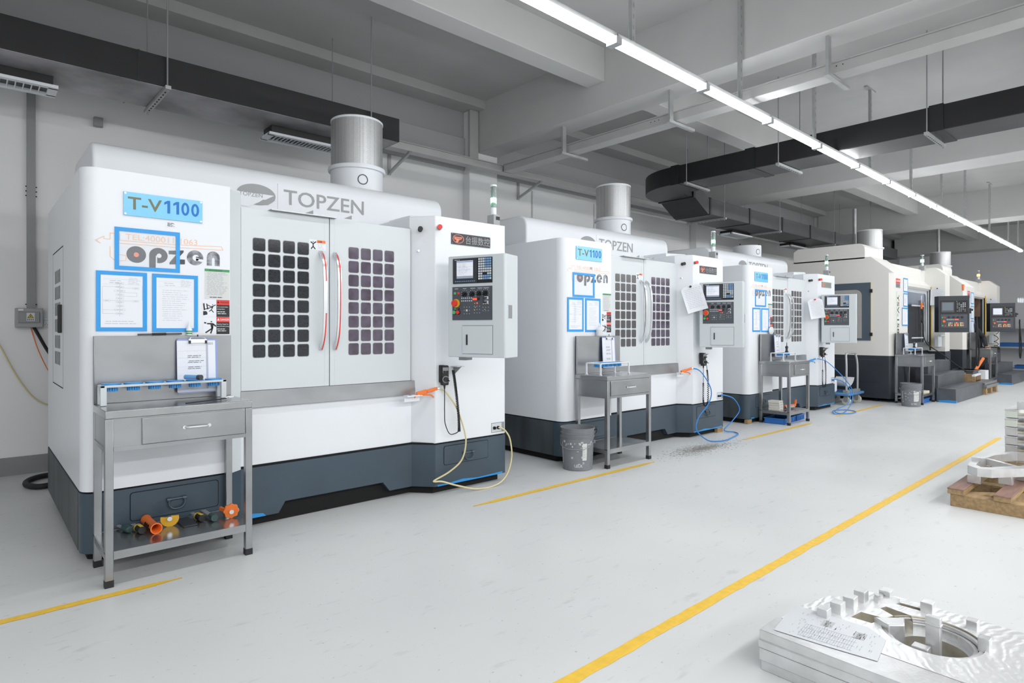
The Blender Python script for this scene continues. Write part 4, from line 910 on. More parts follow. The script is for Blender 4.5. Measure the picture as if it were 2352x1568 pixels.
# ------------------------------------------------------------------ buckets
def bucket(label, x, y, seed, txt, rz=0):
    t = T('bucket', label, 'bucket', (x, y, 0), rz, 'grey plastic buckets on the floor')
    MB().lathe([(0, .006), (.122, .006), (.126, 0), (.132, .004), (.146, .29), (.152, .29), (.153, .3), (.147, .302), (.1475, .325), (.154, .325), (.155, .335), (.148, .337), (.149, .365), (.155, .366), (.155, .374), (.147, .374), (.146, .36), (.13, .02), (0, .012)], (0, 0, 0), BUCKET, 40).build('pail', t)
    mb = MB(); rr = random.Random(seed)
    def patch(a, z, da, dz, m, off=.0012):
        n = 4; vs = []
        for j in (0, 1):
            for i in range(n+1):
                zz = z+dz*j; r = .132+.014*zz/.29+off; q = a+da*i/n; vs.append((r*cos(q), r*sin(q), zz))
        mb.add(vs, [(i, i+1, n+2+i, n+1+i) for i in range(n)], m)
    worn = mat('flaking white print', '#d9dcdf', .5, noise=1, nscale=22, ndetail=6, col2='#a2a5a8')
    for k in range(34):
        a = rr.uniform(-2.7, -.4); patch(a, rr.uniform(.05, .25) if rr.random() < .3 else rr.uniform(.2, .255), rr.uniform(.03, .16), rr.uniform(.004, .02), worn)
    patch(-2.6, .06, .12, .19, worn)
    mb.build('flaking_print', t)['kind'] = 'stuff'; mb = MB(); patch(-1.02, .095, .3, .15, PAPERG, .0016)
    if seed > 5: patch(-1.3, .085, .45, .15, PAPERG, .0017)
    for k in range(7): patch(-1.0, .12+.015*k, rr.uniform(.1, .24), .004, PINK, .002)
    mb.build('paper_label', t)
    mb = MB().tube([(-.15, -.01, .3), (-.12, -.085, .23), (-.05, -.135, .2), (-.06, -.15, .215), (-.08, -.15, .3)][:1]+[(-.152, 0, .285), (-.13, -.09, .22), (-.06, -.16, .2), (.02, -.168, .2), (.1, -.13, .2), (.152, 0, .25)], .0026, GREYP, 6)
    mb.build('bail_handle', t)
    mb = MB().cyl((-.15, 0, .28), (-.16, 0, .28), .016, BUCKET, 10).cyl((.148, 0, .25), (.16, 0, .25), .016, BUCKET, 10); mb.build('handle_ear', t)
    mb = MB()
    a0 = -1.5
    for i, ch in enumerate(txt):
        q = a0+i*.13; r = .1345
        mb.text(ch, -.007, .035, .026, 0, PAPERG, .01, M=Matrix.Translation((r*cos(q), r*sin(q), 0)) @ Matrix.Rotation(q+pi/2, 4, 'Z'))
    mb.build('printed_letters', t)
bucket('dirty grey bucket with flaking label beside the second worktable', 4.10, 3.695, 3, 'UELK', radians(-62))
bucket('grey bucket with white label at the corner of the first cream machine', 11.52, 3.06, 8, 'LIVO', radians(-75))

# things under and on the third worktable
def tray(label, x, y, w, d, h, rz):
    t = T('blue_tray', label, 'tray', (x, y, 0), rz, 'blue plastic trays under the third worktable')
    mb = MB().box(0, w, 0, d, 0, .006, BLUET)
    for a in ((0, w, 0, .006), (0, w, d-.006, d), (0, .006, 0, d), (w-.006, w, 0, d)): mb.box(*a, 0, h, BLUET)
    for a in ((-.008, w+.008, -.008, .004), (-.008, w+.008, d-.004, d+.008), (-.008, .004, 0, d), (w-.004, w+.008, 0, d)): mb.box(*a, h-.012, h, BLUET)
    for k in range(5): mb.box(w*(k+.5)/5-.004, w*(k+.5)/5+.004, -.006, 0, .005, h-.01, BLUET)
    mb.build('tray_shell', t)
    MB().box(.012, w-.012, .012, d-.012, .03, .034, mat('dark tray contents', '#22262c', .5)).build('contents', t)
tray('front blue plastic tray below the third worktable', 7.99, 3.56, .44, .26, .075, radians(6)); tray('blue plastic tray behind the front one, below the third worktable', 8.45, 3.6, .3, .2, .075, radians(4))
for i, (z, dx) in enumerate(((.172, 0), (.205, .005), (.238, 0), (.271, -.01))):
    t = T('paper_box', ('bottom', 'second from bottom', 'second from top', 'topmost')[i]+' white carton in the stack on the third worktable shelf', 'box', (8.02+dx, 3.64, z), 0, 'white cartons stacked on the third worktable shelf')
    MB().box(0, .11, 0, .15, 0, .032, mat('off white carton', '#dcd9d0', .6)).build('carton', t, .002); mb = MB(); mb.rect(.02, .09, .008, .02, -.001, PINK); mb.build('print', t)
t = T('caulking_gun', 'orange and silver hand tool lying on the third worktable shelf', 'hand tool', (8.2, 3.66, .172), radians(-4))
MB().cyl((.03, 0, .025), (.22, -.02, .025), .02, STEEL, 12).build('barrel', t); MB().obox((.02, 0, .05), (.25, -.02, .05), .02, .02, ORANGE).build('frame', t); MB().obox((.25, -.02, .03), (.27, -.02, .12), .02, .025, ORANGE).build('handle', t); MB().obox((-.06, .02, .02), (.03, 0, .03), .014, .014, mat('dark red grip', '#7a2a26', .5)).build('grip', t)
t = T('cloth_rag', 'crumpled pale paper between cartons and orange tool', 'paper', (8.18, 3.72, .172), 0)
MB().sphere((0, 0, .07), .05, PAPER, 8, 1.3, .8, .7).build('crumple', t)
def tap_holder(label, x, y, z):
    t = T('tool_holder', label, 'tool holder', (x, y, z), 0, 'tool holders standing on the racks')
    MB().lathe([(0, -.08), (.004, -.08), (.012, -.0), (.022, .0), (.024, .012), (.015, .016), (.015, .05), (.02, .055), (.02, .075), (.006, .085), (.004, .13), (0, .13)], (0, 0, 0), mat('dark tool steel', '#4a4b4d', .3, .8), 14).build('holder', t)
tap_holder('dark tool holder standing in the rack above the blue trays', 8.37, 3.7, .945); tap_holder('dark tool holder in the rack of the first cream machine', 12.15, 3.18, .945)
t = T('tool_holder', 'bright steel collet holder in the rack of the first cream machine', 'tool holder', (12.27, 3.2, .945), 0, 'tool holders standing on the racks')
MB().lathe([(0, -.05), (.02, -.0), (.035, 0), (.035, .07), (.025, .075), (0, .075)], (0, 0, 0), CHROME, 18).build('holder', t)
# wooden feet of machines 2 and 3
for i, (x, y, lb) in enumerate(((6.84, 3.86, 'small wood block under the right corner of the second machine'), (7.74, 3.94, 'small wood block under the left corner of the third machine'))):
    tag(MB().box(x-.07, x+.05, y-.035, y+.012, 0, .057, WOOD).build('wood_block', None, .004), lb, 'wood block')
# chip spill
rr = random.Random(5); mb = MB()
for i in range(2600):
    a = rr.uniform(0, 2*pi); q = min(1.3, abs(rr.gauss(0, .5))); x = 5.75+.75*q*cos(a); y = 3.42+.2*q*sin(a); s = rr.uniform(.004, .013)
    mb.add([(x, y, .002), (x+s, y+rr.uniform(-s, s), .002), (x+s*.4, y+s, .005)], [(0, 1, 2)], mat('metal chips', '#8b8883', .5, .2))
tag(mb.build('metal_chips', None, 0, 0), 'scatter of fine metal chips on the floor before the second machine', 'metal chips', None, 'stuff')
# ------------------------------------------------------------------ cream machines with steps
GLASSD = mat('smoky door glass', '#7c8494', .12, .2)
INTER = mat('machine interior', '#2c2f36', .6)
BROWN = mat('brown way cover', '#8a705c', .5, noise=.2, nscale=6, stretch=(1, 1, 12))
def dark_panel(t, x, y, z, lit):
    W, H = .49, .7
    p = MB().prism([(0, 0), (W, 0), (W, .16), (.03, .2), (-.05, .12)], 'z', 0, H, NAVY).build('control_panel', t, .005, loc=(x, y, z), rot=(0, 0, radians(-69)))
    mb = MB().box(.03, .46, -.006, 0, .36, .61, BLACK); mb.rect(.045, .25, .385, .585, -.0065, PANELK); mb.build('monitor', p)
    mb = MB().rect(.06, .235, .42, .57, -.0072, SCREEN if lit else SCREENOFF)
    if lit: doc_lines(mb, .07, .22, .44, .56, -.0078, 7, PINK, 3)
    mb.build('screen', p)
    mb = MB()
    for i in range(5):
        for j in range(6):
            if (i+j*3) % 7 != 3: mb.box(.29+.03*i, .308+.03*i, -.009, -.006, .4+.03*j, .415+.03*j, KEYW if i > 1 and j > 2 else GREYP)
    mb.box(.285, .295, -.009, -.006, .585, .597, YEL); mb.build('keypad', p)
    MB().box(.035, .45, -.006, 0, .085, .345, PANELK).build('operator_plate', p, .004)
    for x in (.165, .24, .31, .375): MB().cyl((x, -.006, .29), (x, -.025, .29), .018, BLACK, 12).build('rotary_knob', p)
    MB().cyl((.085, -.006, .21), (.085, -.03, .21), .028, ORANGE, 16, .022).build('emergency_stop', p)
    for x, z, m in ((.065, .285, GRNLIT), (.1, .285, RED), (.065, .13, GRNLIT), (.105, .125, RED)): MB().cyl((x, -.006, z), (x, -.014, z), .013, m, 10).build('push_button', p)
    mb = MB()
    for i in range(8): 
        for z in (.235, .25): mb.rect(.13+.016*i, .14+.016*i, z, z+.008, -.0075, KEYW)
    mb.rect(.26, .32, .235, .258, -.0075, REDLIT)
    rr = random.Random(3)
    for cx in (.19, .285, .37):
        for i in (-1, 0, 1):
            for j in (-1, 0, 1): mb.rect(cx+i*.024-.007, cx+i*.024+.007, .155+j*.026-.007, .155+j*.026+.007, -.0075, rr.choice((YELLIT, YELLIT, KEYW, REDLIT)) if cx > .2 or (i, j) != (0, 0) else KEYW)
    mb.build('membrane_keys', p)
    MB().box(W, W+.03, .02, .08, .36, .46, BLACK).cyl((W+.03, .05, .43), (W+.06, .05, .43), .02, BLACK, 10).build('handwheel_holder', p)
    MB().obox((.05, .16, H-.1), (.3, 1.0, H-.1), .08, .08, CREAM).build('pivot_arm', p)
    return p
def cream_machine(name, X0, Y0, opened, pu, pv):
    t = T('machining_center', name, 'machine', (X0, Y0, 0), 0, 'cream machining centres with steps')
    bp = [(0, 2.2), (0, .06), (.06, 0), (.82, 0), (.82, .3), (3.32, .3), (3.32, 0), (3.75, 0), (3.75, 2.2)]
    mb = MB().prism(bp, 'z', .06, .8, NAVY); mb.box(-.0015, 0, .25, 2.1, .72, .726, PANELK); mb.box(-.0015, 0, .2, .75, .33, .334, DARK); mb.box(-.0015, 0, .75, .756, .08, .33, DARK); mb.build('base', t)
    for x, y in ((.15, .3), (3.8, .1), (.15, 2.0), (3.8, 2.0)): MB().cyl((x, y, 0), (x, y, .07), .04, DARK, 10).build('foot', t)
    left = MB().prism([(0, 2.2), (0, .06), (.06, 0), (.82, 0), (.82, 2.2)], 'z', .8, 2.24, CREAM).build('left_panel', t)
    MB().prism([(0, 2.24), (.34, 2.53), (2.2, 2.53), (2.2, 2.24)], 'x', 0, .82, CREAM).build('sloped_roof', t)
    MB().prism([(.36, 2.1), (.36, 2.5), (2.2, 2.53), (2.2, 2.1)], 'x', .82, 3.32, CREAM).build('door_roof', t)
    MB().prism([(0, .8), (0, 2.4), (.17, 2.55), (2.2, 2.55), (2.2, .8)], 'x', 3.32, 3.68, CREAM).build('right_column', t)
    MB().prism([(.02, .8), (.02, 2.36), (.19, 2.5), (2.2, 2.5), (2.2, .8)], 'x', 3.68, 3.75, CREAM).build('column_edge', t)
    MB().prism([(.29, 2.06), (.25, 2.1), (.25, 2.16), (.36, 2.26), (.36, 2.06)], 'x', .82, 3.32, CREAM).build('door_header', t)
    MB().box(.82, 3.32, 1.4, 1.45, .8, 2.2, INTER).box(.82, 3.32, .3, 1.4, .79, .81, INTER).box(3.29, 3.32, .3, 1.4, .8, 2.2, INTER).box(.82, .85, .3, 1.4, .8, 2.2, INTER).build('interior', t)
    for y in (.2, ): MB().box(3.305, 3.32, .235, .25, .85, 2.15, YEL).box(3.3, 3.32, .25, .275, .82, 2.15, DARK).box(3.3, 3.32, .275, .3, .82, 2.1, GREY).build('door_frame', t)
    h = [(.43, 2.5), (.43, 2.68)]+[(.53-.1*cos(radians(a)), 2.68+.1*sin(radians(a))) for a in (30, 60, 90)]+[(1.6, 2.78), (1.68, 2.72), (1.68, 2.5)]
    MB().prism(h, 'x', .0, .8, CREAM).build('hood', t, .008)
    dr = MB().cyl((1.45, .82, 2.49), (1.45, .82, 2.83), .225, WHITE, 32).build('filter_drum', t)
    MB().lathe([(.222, 2.82), (.248, 2.825), (.248, 2.85), (.222, 2.855)], (1.45, .82, 0), WHITE, 32).build('flange', dr)
    MB().cyl((1.45, .82, 2.85), (1.45, .82, 3.19), .222, PERF, 40).build('mesh_filter', dr)
    MB().lathe([(0, 3.2), (.22, 3.2), (.226, 3.19), (.226, 3.18)], (1.45, .82, 0), WHITE, 32).build('top_rim', dr)
    # dark access hatch on the left side
    hatch = MB().box(-.012, 0, .338, 1.1, 1.06, 2.08, mat('slate hatch', '#4d5a67', .4)).box(-.013, -.0, .333, .338, 1.06, 2.08, YEL).build('side_hatch', t)
    P = [(.48, 1.1), (.48, 1.86)]+[(.58-.1*cos(radians(a)), 1.86+.1*sin(radians(a))) for a in (22, 45, 67, 90)]+[(1.05, 1.96), (1.05, 1.1)]
    MB().prism(P, 'x', -.014, -.012, mat('dusty window', '#a9a7a4', .4)).build('hatch_window', hatch)
    for z in (1.93, 1.17): MB().box(-.03, 0, .31, .35, z-.03, z+.03, BLACK).build('hinge', hatch)
    mb = MB().rect(.16, .4, 2.06, 2.14, -.001, RED); mb.rect(.16, .4, 1.98, 2.06, -.001, GREYP); mb.text('DANGER', .18, 2.085, .035, -.0015, PAPER, .01, w=.2); mb.rect(.2, .23, 1.99, 2.12, -.001, PRINT) if 0 else None
    doc_lines(mb, .18, .38, 1.99, 2.05, -.0015, 3, PRINT, 3, 1, .01); mb.build('danger_sticker', t)
    mb = MB().text('YSV-1580', 0, 0, .1, 0, BLACK, .01, w=.78, M=Matrix.Translation((.24, -.0012, 1.86)) @ Matrix.Rotation(radians(90), 4, 'Y')); mb.rect(.2, .212, .85, 1.92, -.001, mat('green pinstripe', '#7fd08a', .5)); mb.build('model_lettering', t)
    st = MB().box(3.05, 3.15, .3, .4, 2.49, 2.58, GREYBOX).build('signal_tower', t)
    MB().cyl((3.1, .35, 2.58), (3.1, .35, 2.64), .028, WHITE, 12).build('collar', st)
    MB().cyl((3.1, .35, 2.64), (3.1, .35, 2.8), .02, GREYP, 10).build('led_core', st)
    MB().cyl((3.1, .35, 2.66), (3.1, .35, 2.72), .034, GLOWO if opened else GLOWG, 14).build('lit_lamp', st); MB().cyl((3.1, .35, 2.8), (3.1, .35, 2.815), .034, WHITE, 12).build('cap', st)
    if not opened:
        d = MB().box(.84, 3.3, .31, .33, .82, 2.1, GREY).build('sliding_door', t)
        MB().rrect(1.6, 3.2, 1.0, 2.0, .308, GLASSD, .08).build('window_pane', d)
        mb = MB().rrect(1.9, 2.9, .98, 1.75, .3065, INTER, .06); mb.build('inner_opening', d)
        MB().box(1.65, 1.85, .28, .306, .83, 1.8, STEEL).build('steel_post', d)
        MB().cyl((2.55, .18, 1.0), (2.55, .18, 1.8), .03, STEEL, 12).box(2.7, 2.78, .26, .306, .9, 1.85, STEEL).build('door_handle', d)
        for z in (1.72, 1.09): MB().cyl((1.85, .2, z), (2.6, .18, z), .014, WHITE, 10).build('handle_bar', d)
        MB().box(2.3, 3.1, .22, .306, .83, 1.0, STEEL).build('chip_guard', d)
    else:
        MB().box(1.2, 3.0, 1.0, 1.38, 1.5, 2.05, BROWN).box(1.1, 1.6, .9, 1.2, .82, 1.2, BROWN).box(3.25, 3.29, .35, 1.3, 1.6, 2.1, BROWN).build('way_cover', t)
        MB().cyl((1.2, .28, .85), (1.2, .28, 1.8), .035, STEEL, 12).build('door_handle', t)
    dark_panel(t, pu, pv, 1.2, opened)
    MB().box(3.02, 3.3, .05, .11, .9, 1.12, PGREY).box(3.02, 3.3, .0, .05, 1.12, 1.14, PGREY).build('cable_box', t)
    return t
cream_machine('cream machining centre with green signal lamp and closed door, farthest but one', 11.78, 3.4, False, 2.22, -.14)
cream_machine('last cream machining centre with amber signal lamp and a person leaning in', 16.83, 3.4, True, 1.82, -.12)
g = 'blue document frames on the cream machines'
for lb, x, y, a, b, z0, z1 in (('top narrow blue-edged frame beside the first cream door', 12.35, 3.398, 0, .25, 1.92, 2.17), ('middle narrow blue-edged frame beside the first cream door', 12.35, 3.398, 0, .25, 1.66, 1.9), ('lowest blue-edged frame beside the first cream door', 12.27, 3.397, 0, .33, 1.32, 1.64), ('top blue-edged frame beside the last cream door', 17.3, 3.398, 0, .28, 1.85, 2.12), ('middle blue-edged frame beside the last cream door', 17.3, 3.398, 0, .28, 1.5, 1.8), ('lowest blue-edged frame beside the last cream door', 17.3, 3.398, 0, .28, 1.15, 1.46)):
    docframe(lb, x, x+b, z0, z1, y, 'text', 3, g)
hungpaper('white crumpled sheet hung on the door post of the first cream machine', 15.085, 3.53, 2.12, .24, .36, 0, radians(-90), .03)
hungpaper('tilted white sheet hung on the door post of the last cream machine', 20.13, 3.52, 2.06, .22, .32, radians(14), radians(-90), .02)
def screwdriver(lb, x, y, z, up, m=ORANGE):
    t = T('screwdriver', lb, 'screwdriver', (x, y, z), 0)
    MB().cyl((0, 0, 0), (0, 0, .12), .018, m, 10, .022).build('handle', t); MB().cyl((0, 0, .12 if up else 0), (0, 0, .26 if up else -.15), .006, CHROME, 8).build('shaft', t)
screwdriver('orange-handled screwdriver hung upright on the first cream machine door', 13.92, 3.52, 1.66, True)
screwdriver('orange-handled tool standing above the first dark control panel', 14.218, 2.915, 2.0, False)
screwdriver('orange-handled tool hanging on the last machine door post', 20.06, 3.44, 1.5, True)
tag(MB().tube([(13.92, 3.52, 1.66), (13.9, 3.5, 1.5), (13.85, 3.5, 1.42), (13.95, 3.5, 1.34), (14.0, 3.5, 1.1), (14.1, 3.45, .95), (14.5, 3.3, .75), (14.6, 3.1, .55), (14.9, 3.0, .42)], .01, RUB).build('hanging_cable'), 'black cable looping from the first cream machine down to its steps', 'cable')
P = crom([Vector(p) for p in ((20.05, 3.4, 1.72), (20.05, 3.4, 1.3), (20.05, 3.4, .85), (20.0, 3.36, .75))], 12)
tag(MB().tube([p+Vector((.0, .05*cos(i*1.5), .02*sin(i*1.5))) for i, p in enumerate(P)], .008, RUB, 6, 2).build('coiled_cable'), 'black coiled cable zigzagging down the last machine door post', 'cable')
for lb, x, y in (('black cable loop under the first dark control panel', 14.32, 2.72), ('black cable loop under the last dark control panel', 18.95, 2.76)):
    tag(MB().tube([(x, y, 1.5), (x-.02, y, .9), (x-.01, y, .66), (x+.08, y, .56), (x+.17, y, .66), (x+.18, y, .95), (x+.1, y+.02, 1.45)], .013, RUB).build('cable_loop'), lb, 'cable')
def steps(lb, X, Y):
    t = T('step_platform', lb, 'steps', (X, Y, 0), 0, 'dark steel steps in front of the cream machines')
    m = mat('worn dark steel step', '#5d6269', .36, .3, noise=.35, nscale=4)
    for x0, x1, y0, y1, z in ((0, 2.0, 0, .28, .24), (.12, 1.95, .28, .52, .45), (.5, 1.95, .52, .72, .66)):
        mb = MB().box(x0, x1, y0, y1, 0, z, m)
        if z < .3:
            mb.rect(0, .1, .0, .03, -.0012, BLUEP); mb.poly([(-.0012, 0, .002), (-.0012, .25, .002), (-.0012, .25, .03), (-.0012, .12, .045), (-.0012, 0, .04)], BLUEP)
        mb.build('step', t, .006)
steps('dark steel steps in front of the first cream machine', 12.5, 2.66); steps('dark steel steps in front of the last cream machine', 17.6, 2.7)

# person leaning into the last machine
def person():
    t = T('person', 'person in navy jacket and black trousers bent into the last cream machine, hand on table', 'person', (17.76, 3.5, .66))
    def skin(name, V, E, r, m, par, lv=2):
        me = bpy.data.meshes.new(name); me.from_pydata(V, E, []); me.materials.append(m)
        o = bpy.data.objects.new(name, me); COL.objects.link(o); o.parent = par
        sk = o.modifiers.new('skin', 'SKIN'); 
        for v, q in zip(me.skin_vertices[0].data, r): v.radius = (q, q)
        me.skin_vertices[0].data[0].use_root = True
        o.modifiers.new('sub', 'SUBSURF').levels = lv; o.modifiers['sub'].render_levels = lv
        return o
    V = [(.08, .02, .55), (.0, .05, .68), (-.1, .1, .78), (-.17, .18, .83), (-.22, .25, .86), (.04, -.08, .5), (.12, -.14, .28), (.06, -.06, .06), (.08, .1, .5), (.1, .06, .26), (.06, .12, .06), (-.12, -.04, .72), (.11, -.24, .4), (-.16, -.33, .2), (-.12, .3, .74), (-.25, .45, .6)]
    E = [(0, 1), (1, 2), (2, 3), (3, 4), (0, 5), (5, 6), (6, 7), (0, 8), (8, 9), (9, 10), (2, 11), (11, 12), (12, 13), (2, 14), (14, 15)]
    r = [.13, .13, .15, .1, .06, .09, .07, .05, .09, .07, .05, .075, .055, .042, .07, .05]
    b = skin('body', V, E, r, TROU, t)
    skin('jacket', [(.0, .05, .68), (-.1, .1, .78), (-.16, .17, .83), (-.1, .0, .74), (-.12, .25, .76)], [(0, 1), (1, 2), (1, 3), (1, 4)], [.155, .17, .12, .1, .1], JACK, t)
    MB().sphere((-.27, .33, .89), .1, SKIN, 14, .85, .95, 1.15).sphere((-.27, .35, .93), .104, BLACK, 14, .88, .98, .95).build('head', t)
    h = MB().box(-.2, -.13, -.37, -.32, .18, .205, SKIN)
    for i in range(4): h.obox((-.195+.019*i, -.365, .19), (-.2+.02*i, -.42, .178), .014, .013, SKIN)
    h.obox((-.13, -.34, .19), (-.1, -.375, .182), .014, .014, SKIN); h.build('hand', t, .005)
    for dx, dy in ((.06, -.08), (.06, .12)): MB().box(dx-.05, dx+.05, dy-.03, dy+.2, 0, .08, BLACK).build('shoe', t, .02)
person()

# pallet with steel plates and scrap beside the steps
t = T('pallet', 'small wooden pallet carrying steel plates beside the first steps', 'pallet', (14.55, 2.62, 0), 0)
for y in (0, .25, .5): 
    for x in (0, .45, .9): MB().box(x, x+.12, y, y+.1, 0, .11, WOOD).build('block', t, .003)
MB().box(0, 1.02, 0, .6, .11, .13, WOOD).build('deck', t)
for i, lb in enumerate(('lower grey steel plate on the small pallet', 'upper grey steel plate on the small pallet')):
    tag(MB().box(14.53+.02*i, 15.6, 2.6+.03*i, 3.2, .131+.052*i, .18+.052*i, STEEL).build('steel_plate', None, .003), lb, 'plate', 'steel plates on the small pallet')
t = T('wooden_crate_frame', 'comb-like wooden frame lying on the steel plates', 'wood', (14.6, 2.8, .236), radians(3))
mb = MB().box(0, .7, 0, .05, .1, .13, PAPER).box(0, .7, .25, .3, .1, .13, WOOD).box(0, .06, 0, .3, 0, .1, WOOD).box(.64, .7, 0, .3, 0, .1, WOOD)
for i in range(7): mb.box(.2+.07*i, .225+.07*i, 0, .3, .02, .11, WOOD)
mb.build('slatted_frame', t)
tag(MB().box(15.72, 16.2, 3.05, 3.4, 0, .4, mat('grey bin', '#55595d', .5)).box(15.7, 16.22, 3.03, 3.42, .37, .4, mat('grey bin', '#55595d')).box(15.71, 16.21, 3.04, 3.41, .28, .3, GREYP).build('chip_bin', None, .004), 'grey bin behind the steel plates between cream machines', 'bin')
tag(MB().cyl((16.15, 3.1, .36), (16.6, 3.04, .62), .03, ORANGE, 12).build('orange_rod'), 'orange rod leaning from the grey bin between cream machines', 'rod')
tag(MB().box(16.5, 16.8, 2.98, 3.12, 0, .36, PAPER).build('white_box', None, .004), 'white box beside the grey bin under the farthest table', 'box')
t = T('wood_offcut', 'pale wood offcut on the shelf of the table by the far bucket', 'wood', (11.95, 3.05, .172), radians(-20))
MB().box(0, .25, 0, .09, 0, .045, mat('pale offcut', '#d9d2bd', .6)).build('block', t, .003)
tag(MB().box(11.95, 12.4, 3.02, 3.3, 0, .07, BLUET).box(11.94, 12.41, 3.01, 3.31, .06, .075, BLUET).build('blue_tray'), 'blue tray on the floor under the table by the far bucket', 'tray')

# platform trolley
t = T('platform_trolley', 'blue platform trolley with grey push handle between the third and cream machines', 'trolley', (10.76, 3.74, 0), 0)
MB().box(0, .72, 0, .5, .155, .2, mat('trolley blue', '#4f7fae', .45)).build('platform', t, .02)
mb = MB().tube([(.12, .08, .2), (.12, .08, .64), (.16, .1, .82), (.22, .1, .85), (.56, .1, .85), (.6, .1, .82), (.62, .08, .64), (.62, .08, .2)], .017, GALV, 10, 5)
mb.build('push_handle', t); MB().box(.08, .66, .05, .12, .2, .24, GALV).build('handle_bracket', t)
for x, y in ((.12, .08), (.6, .08), (.12, .42), (.6, .42)):
    w = MB().cyl((x-.022, y, .065), (x+.022, y, .065), .065, mat('cream wheel', '#cfcdb9', .5), 20).build('wheel', t); MB().cyl((x-.026, y, .065), (x+.026, y, .065), .022, GREYP, 12).box(x-.035, x-.027, y-.03, y+.03, .06, .155, GREYP).box(x+.027, x+.035, y-.03, y+.03, .06, .155, GREYP).build('caster_fork', w)
t = T('curved_plastic_sheet', 'white curved plastic sheet lying on the trolley', 'plastic sheet', (10.88, 3.87, .245), 0)
pr = [(.28*cos(radians(a))+.25, .26-.22*sin(radians(a))) for a in range(20, 165, 12)]
mb = MB()
for (a, b), (c2, d) in zip(pr, pr[1:]): mb.add([(a, 0, b), (c2, 0, d), (c2, .3, d), (a, .3, b)], [(0, 1, 2, 3)], WHITE)
mb.build('sheet', t)
tag(MB().box(10.62, 10.86, 3.95, 4.2, .201, .42, PAPER).build('white_sack', None, .03), 'white sack standing on the trolley beside the third machine', 'sack')

# far wall shelving
t = T('storage_rack', 'long low storage shelves along the far wall', 'shelves', (23.4, -2, 0), 0)
for z in (.05, .7, 1.28): MB().box(-.25, .45, 0, 6.1, z, z+.045, mat('grey shelf board', '#aeb1b3', .5)).build('shelf', t)
for y in (0, 3, 6.05): MB().box(-.2, -.15, y, y+.05, 0, 1.3, GREYP).build('post', t)
for lb, y0, y1, z0, z1 in (('long blue box on the middle shelf of the far wall', 2.7, 3.85, .746, .86), ('blue box on the bottom shelf of the far wall', 3.0, 3.5, .096, .2), ('blue box on the top shelf of the far wall', 2.2, 2.9, 1.326, 1.45)):
    tag(MB().box(23.2, 23.6, y0, y1, z0, z1, BLUET).box(23.19, 23.61, y0-.01, y1+.01, z1-.02, z1, BLUET).build('storage_box', None, .004), lb, 'box', 'blue boxes on the far shelves')
for i in range(6): tag(MB().lathe([(0, 0), (.02, 0), (.022, .08), (.008, .1), (.008, .12), (0, .12)], (18.9+.04*i, 2.78-.03*i, 1.905), WHITE, 8).build('small_bottle'), 'small white bottle in the row on top of the last control panel', 'bottle', 'white bottles on the last control panel')

# ------------------------------------------------------------------ aluminium plates in the foreground
from mathutils.geometry import delaunay_2d_cdt
def inpoly(p, P):
    c = False
    for (x1, y1), (x2, y2) in zip(P, P[1:]+P[:1]):
        if (y1 > p[1]) != (y2 > p[1]) and p[0] < (x2-x1)*(p[1]-y1)/(y2-y1)+x1: c = not c
    return c
def holed(mb, outer, holes, z0, z1, m, mw=None):
    """plate with through holes between z0 and z1"""
    vs = []; es = []
    for P in [outer]+holes:
        o = len(vs); vs += [Vector(p) for p in P]; es += [(o+i, o+(i+1) % len(P)) for i in range(len(P))]
    r = delaunay_2d_cdt(vs, es, [], 0, 1e-6); V = r[0]
    F = [f for f in r[2] if inpoly(sum((V[i] for i in f), Vector((0, 0)))/len(f), outer) and not any(inpoly(sum((V[i] for i in f), Vector((0, 0)))/len(f), H) for H in holes)]
    for z in (z0, z1): mb.add([(v.x, v.y, z) for v in V], F, m)
    for k, P in enumerate([outer]+holes):
        n = len(P); mb.add([(*p, z0) for p in P]+[(*p, z1) for p in P], [(i, (i+1) % n, n+(i+1) % n, n+i) for i in range(n)], mw if (mw and k) else m)
def swirl():
    m = bpy.data.materials.new('aluminium with milling swirls'); m.use_nodes = True; nt = m.node_tree; b = nt.nodes['Principled BSDF']; N = nt.nodes.new; L = nt.links.new
    b.inputs['Base Color'].default_value = lin('#eff0f1'); b.inputs['Metallic'].default_value = .6; b.inputs['Roughness'].default_value = .32
    tc = N('ShaderNodeTexCoord'); mp = N('ShaderNodeMapping'); mp.inputs['Location'].default_value = (-2.7, -.1, 0); w = N('ShaderNodeTexWave'); w.wave_type = 'RINGS'; w.rings_direction = 'Z'
    w.inputs['Scale'].default_value = 11; w.inputs['Distortion'].default_value = 5; w.inputs['Detail Scale'].default_value = 2
    bp = N('ShaderNodeBump'); bp.inputs['Strength'].default_value = .32; bp.inputs['Distance'].default_value = .003
    L(tc.outputs['Object'], mp.inputs[0]); L(mp.outputs[0], w.inputs['Vector']); L(w.outputs['Fac'], bp.inputs['Height']); L(bp.outputs[0], b.inputs['Normal'])
    return m
ALUS = swirl(); GOLD = mat('gold tinted machined wall', '#e3dccb', .3, .6, noise=.4, nscale=9)
g = 'aluminium bars stacked in the foreground'
for lb, z0, z1, dx, y in (('bottom aluminium bar of the foreground stack', 0, .036, .006, 1.055), ('middle aluminium bar of the foreground stack', .037, .082, 0, 1.06), ('top aluminium bar under the paper sheet in the foreground', .0835, .147, .003, 1.06)):
    mb = MB().box(2.168+dx, 2.316, -1.4, y, z0, z1, ALU)
    if z1 > .1: mb.box(2.1655, 2.172, -1.4, 1.062, .0835, .112, ALU)
    tag(mb.build('aluminium_bar', None, .002), lb, 'metal bar', g)
t = T('aluminium_part', 'large machined aluminium plate with round opening, lying in the right foreground', 'machined part', (0, 0, 0))
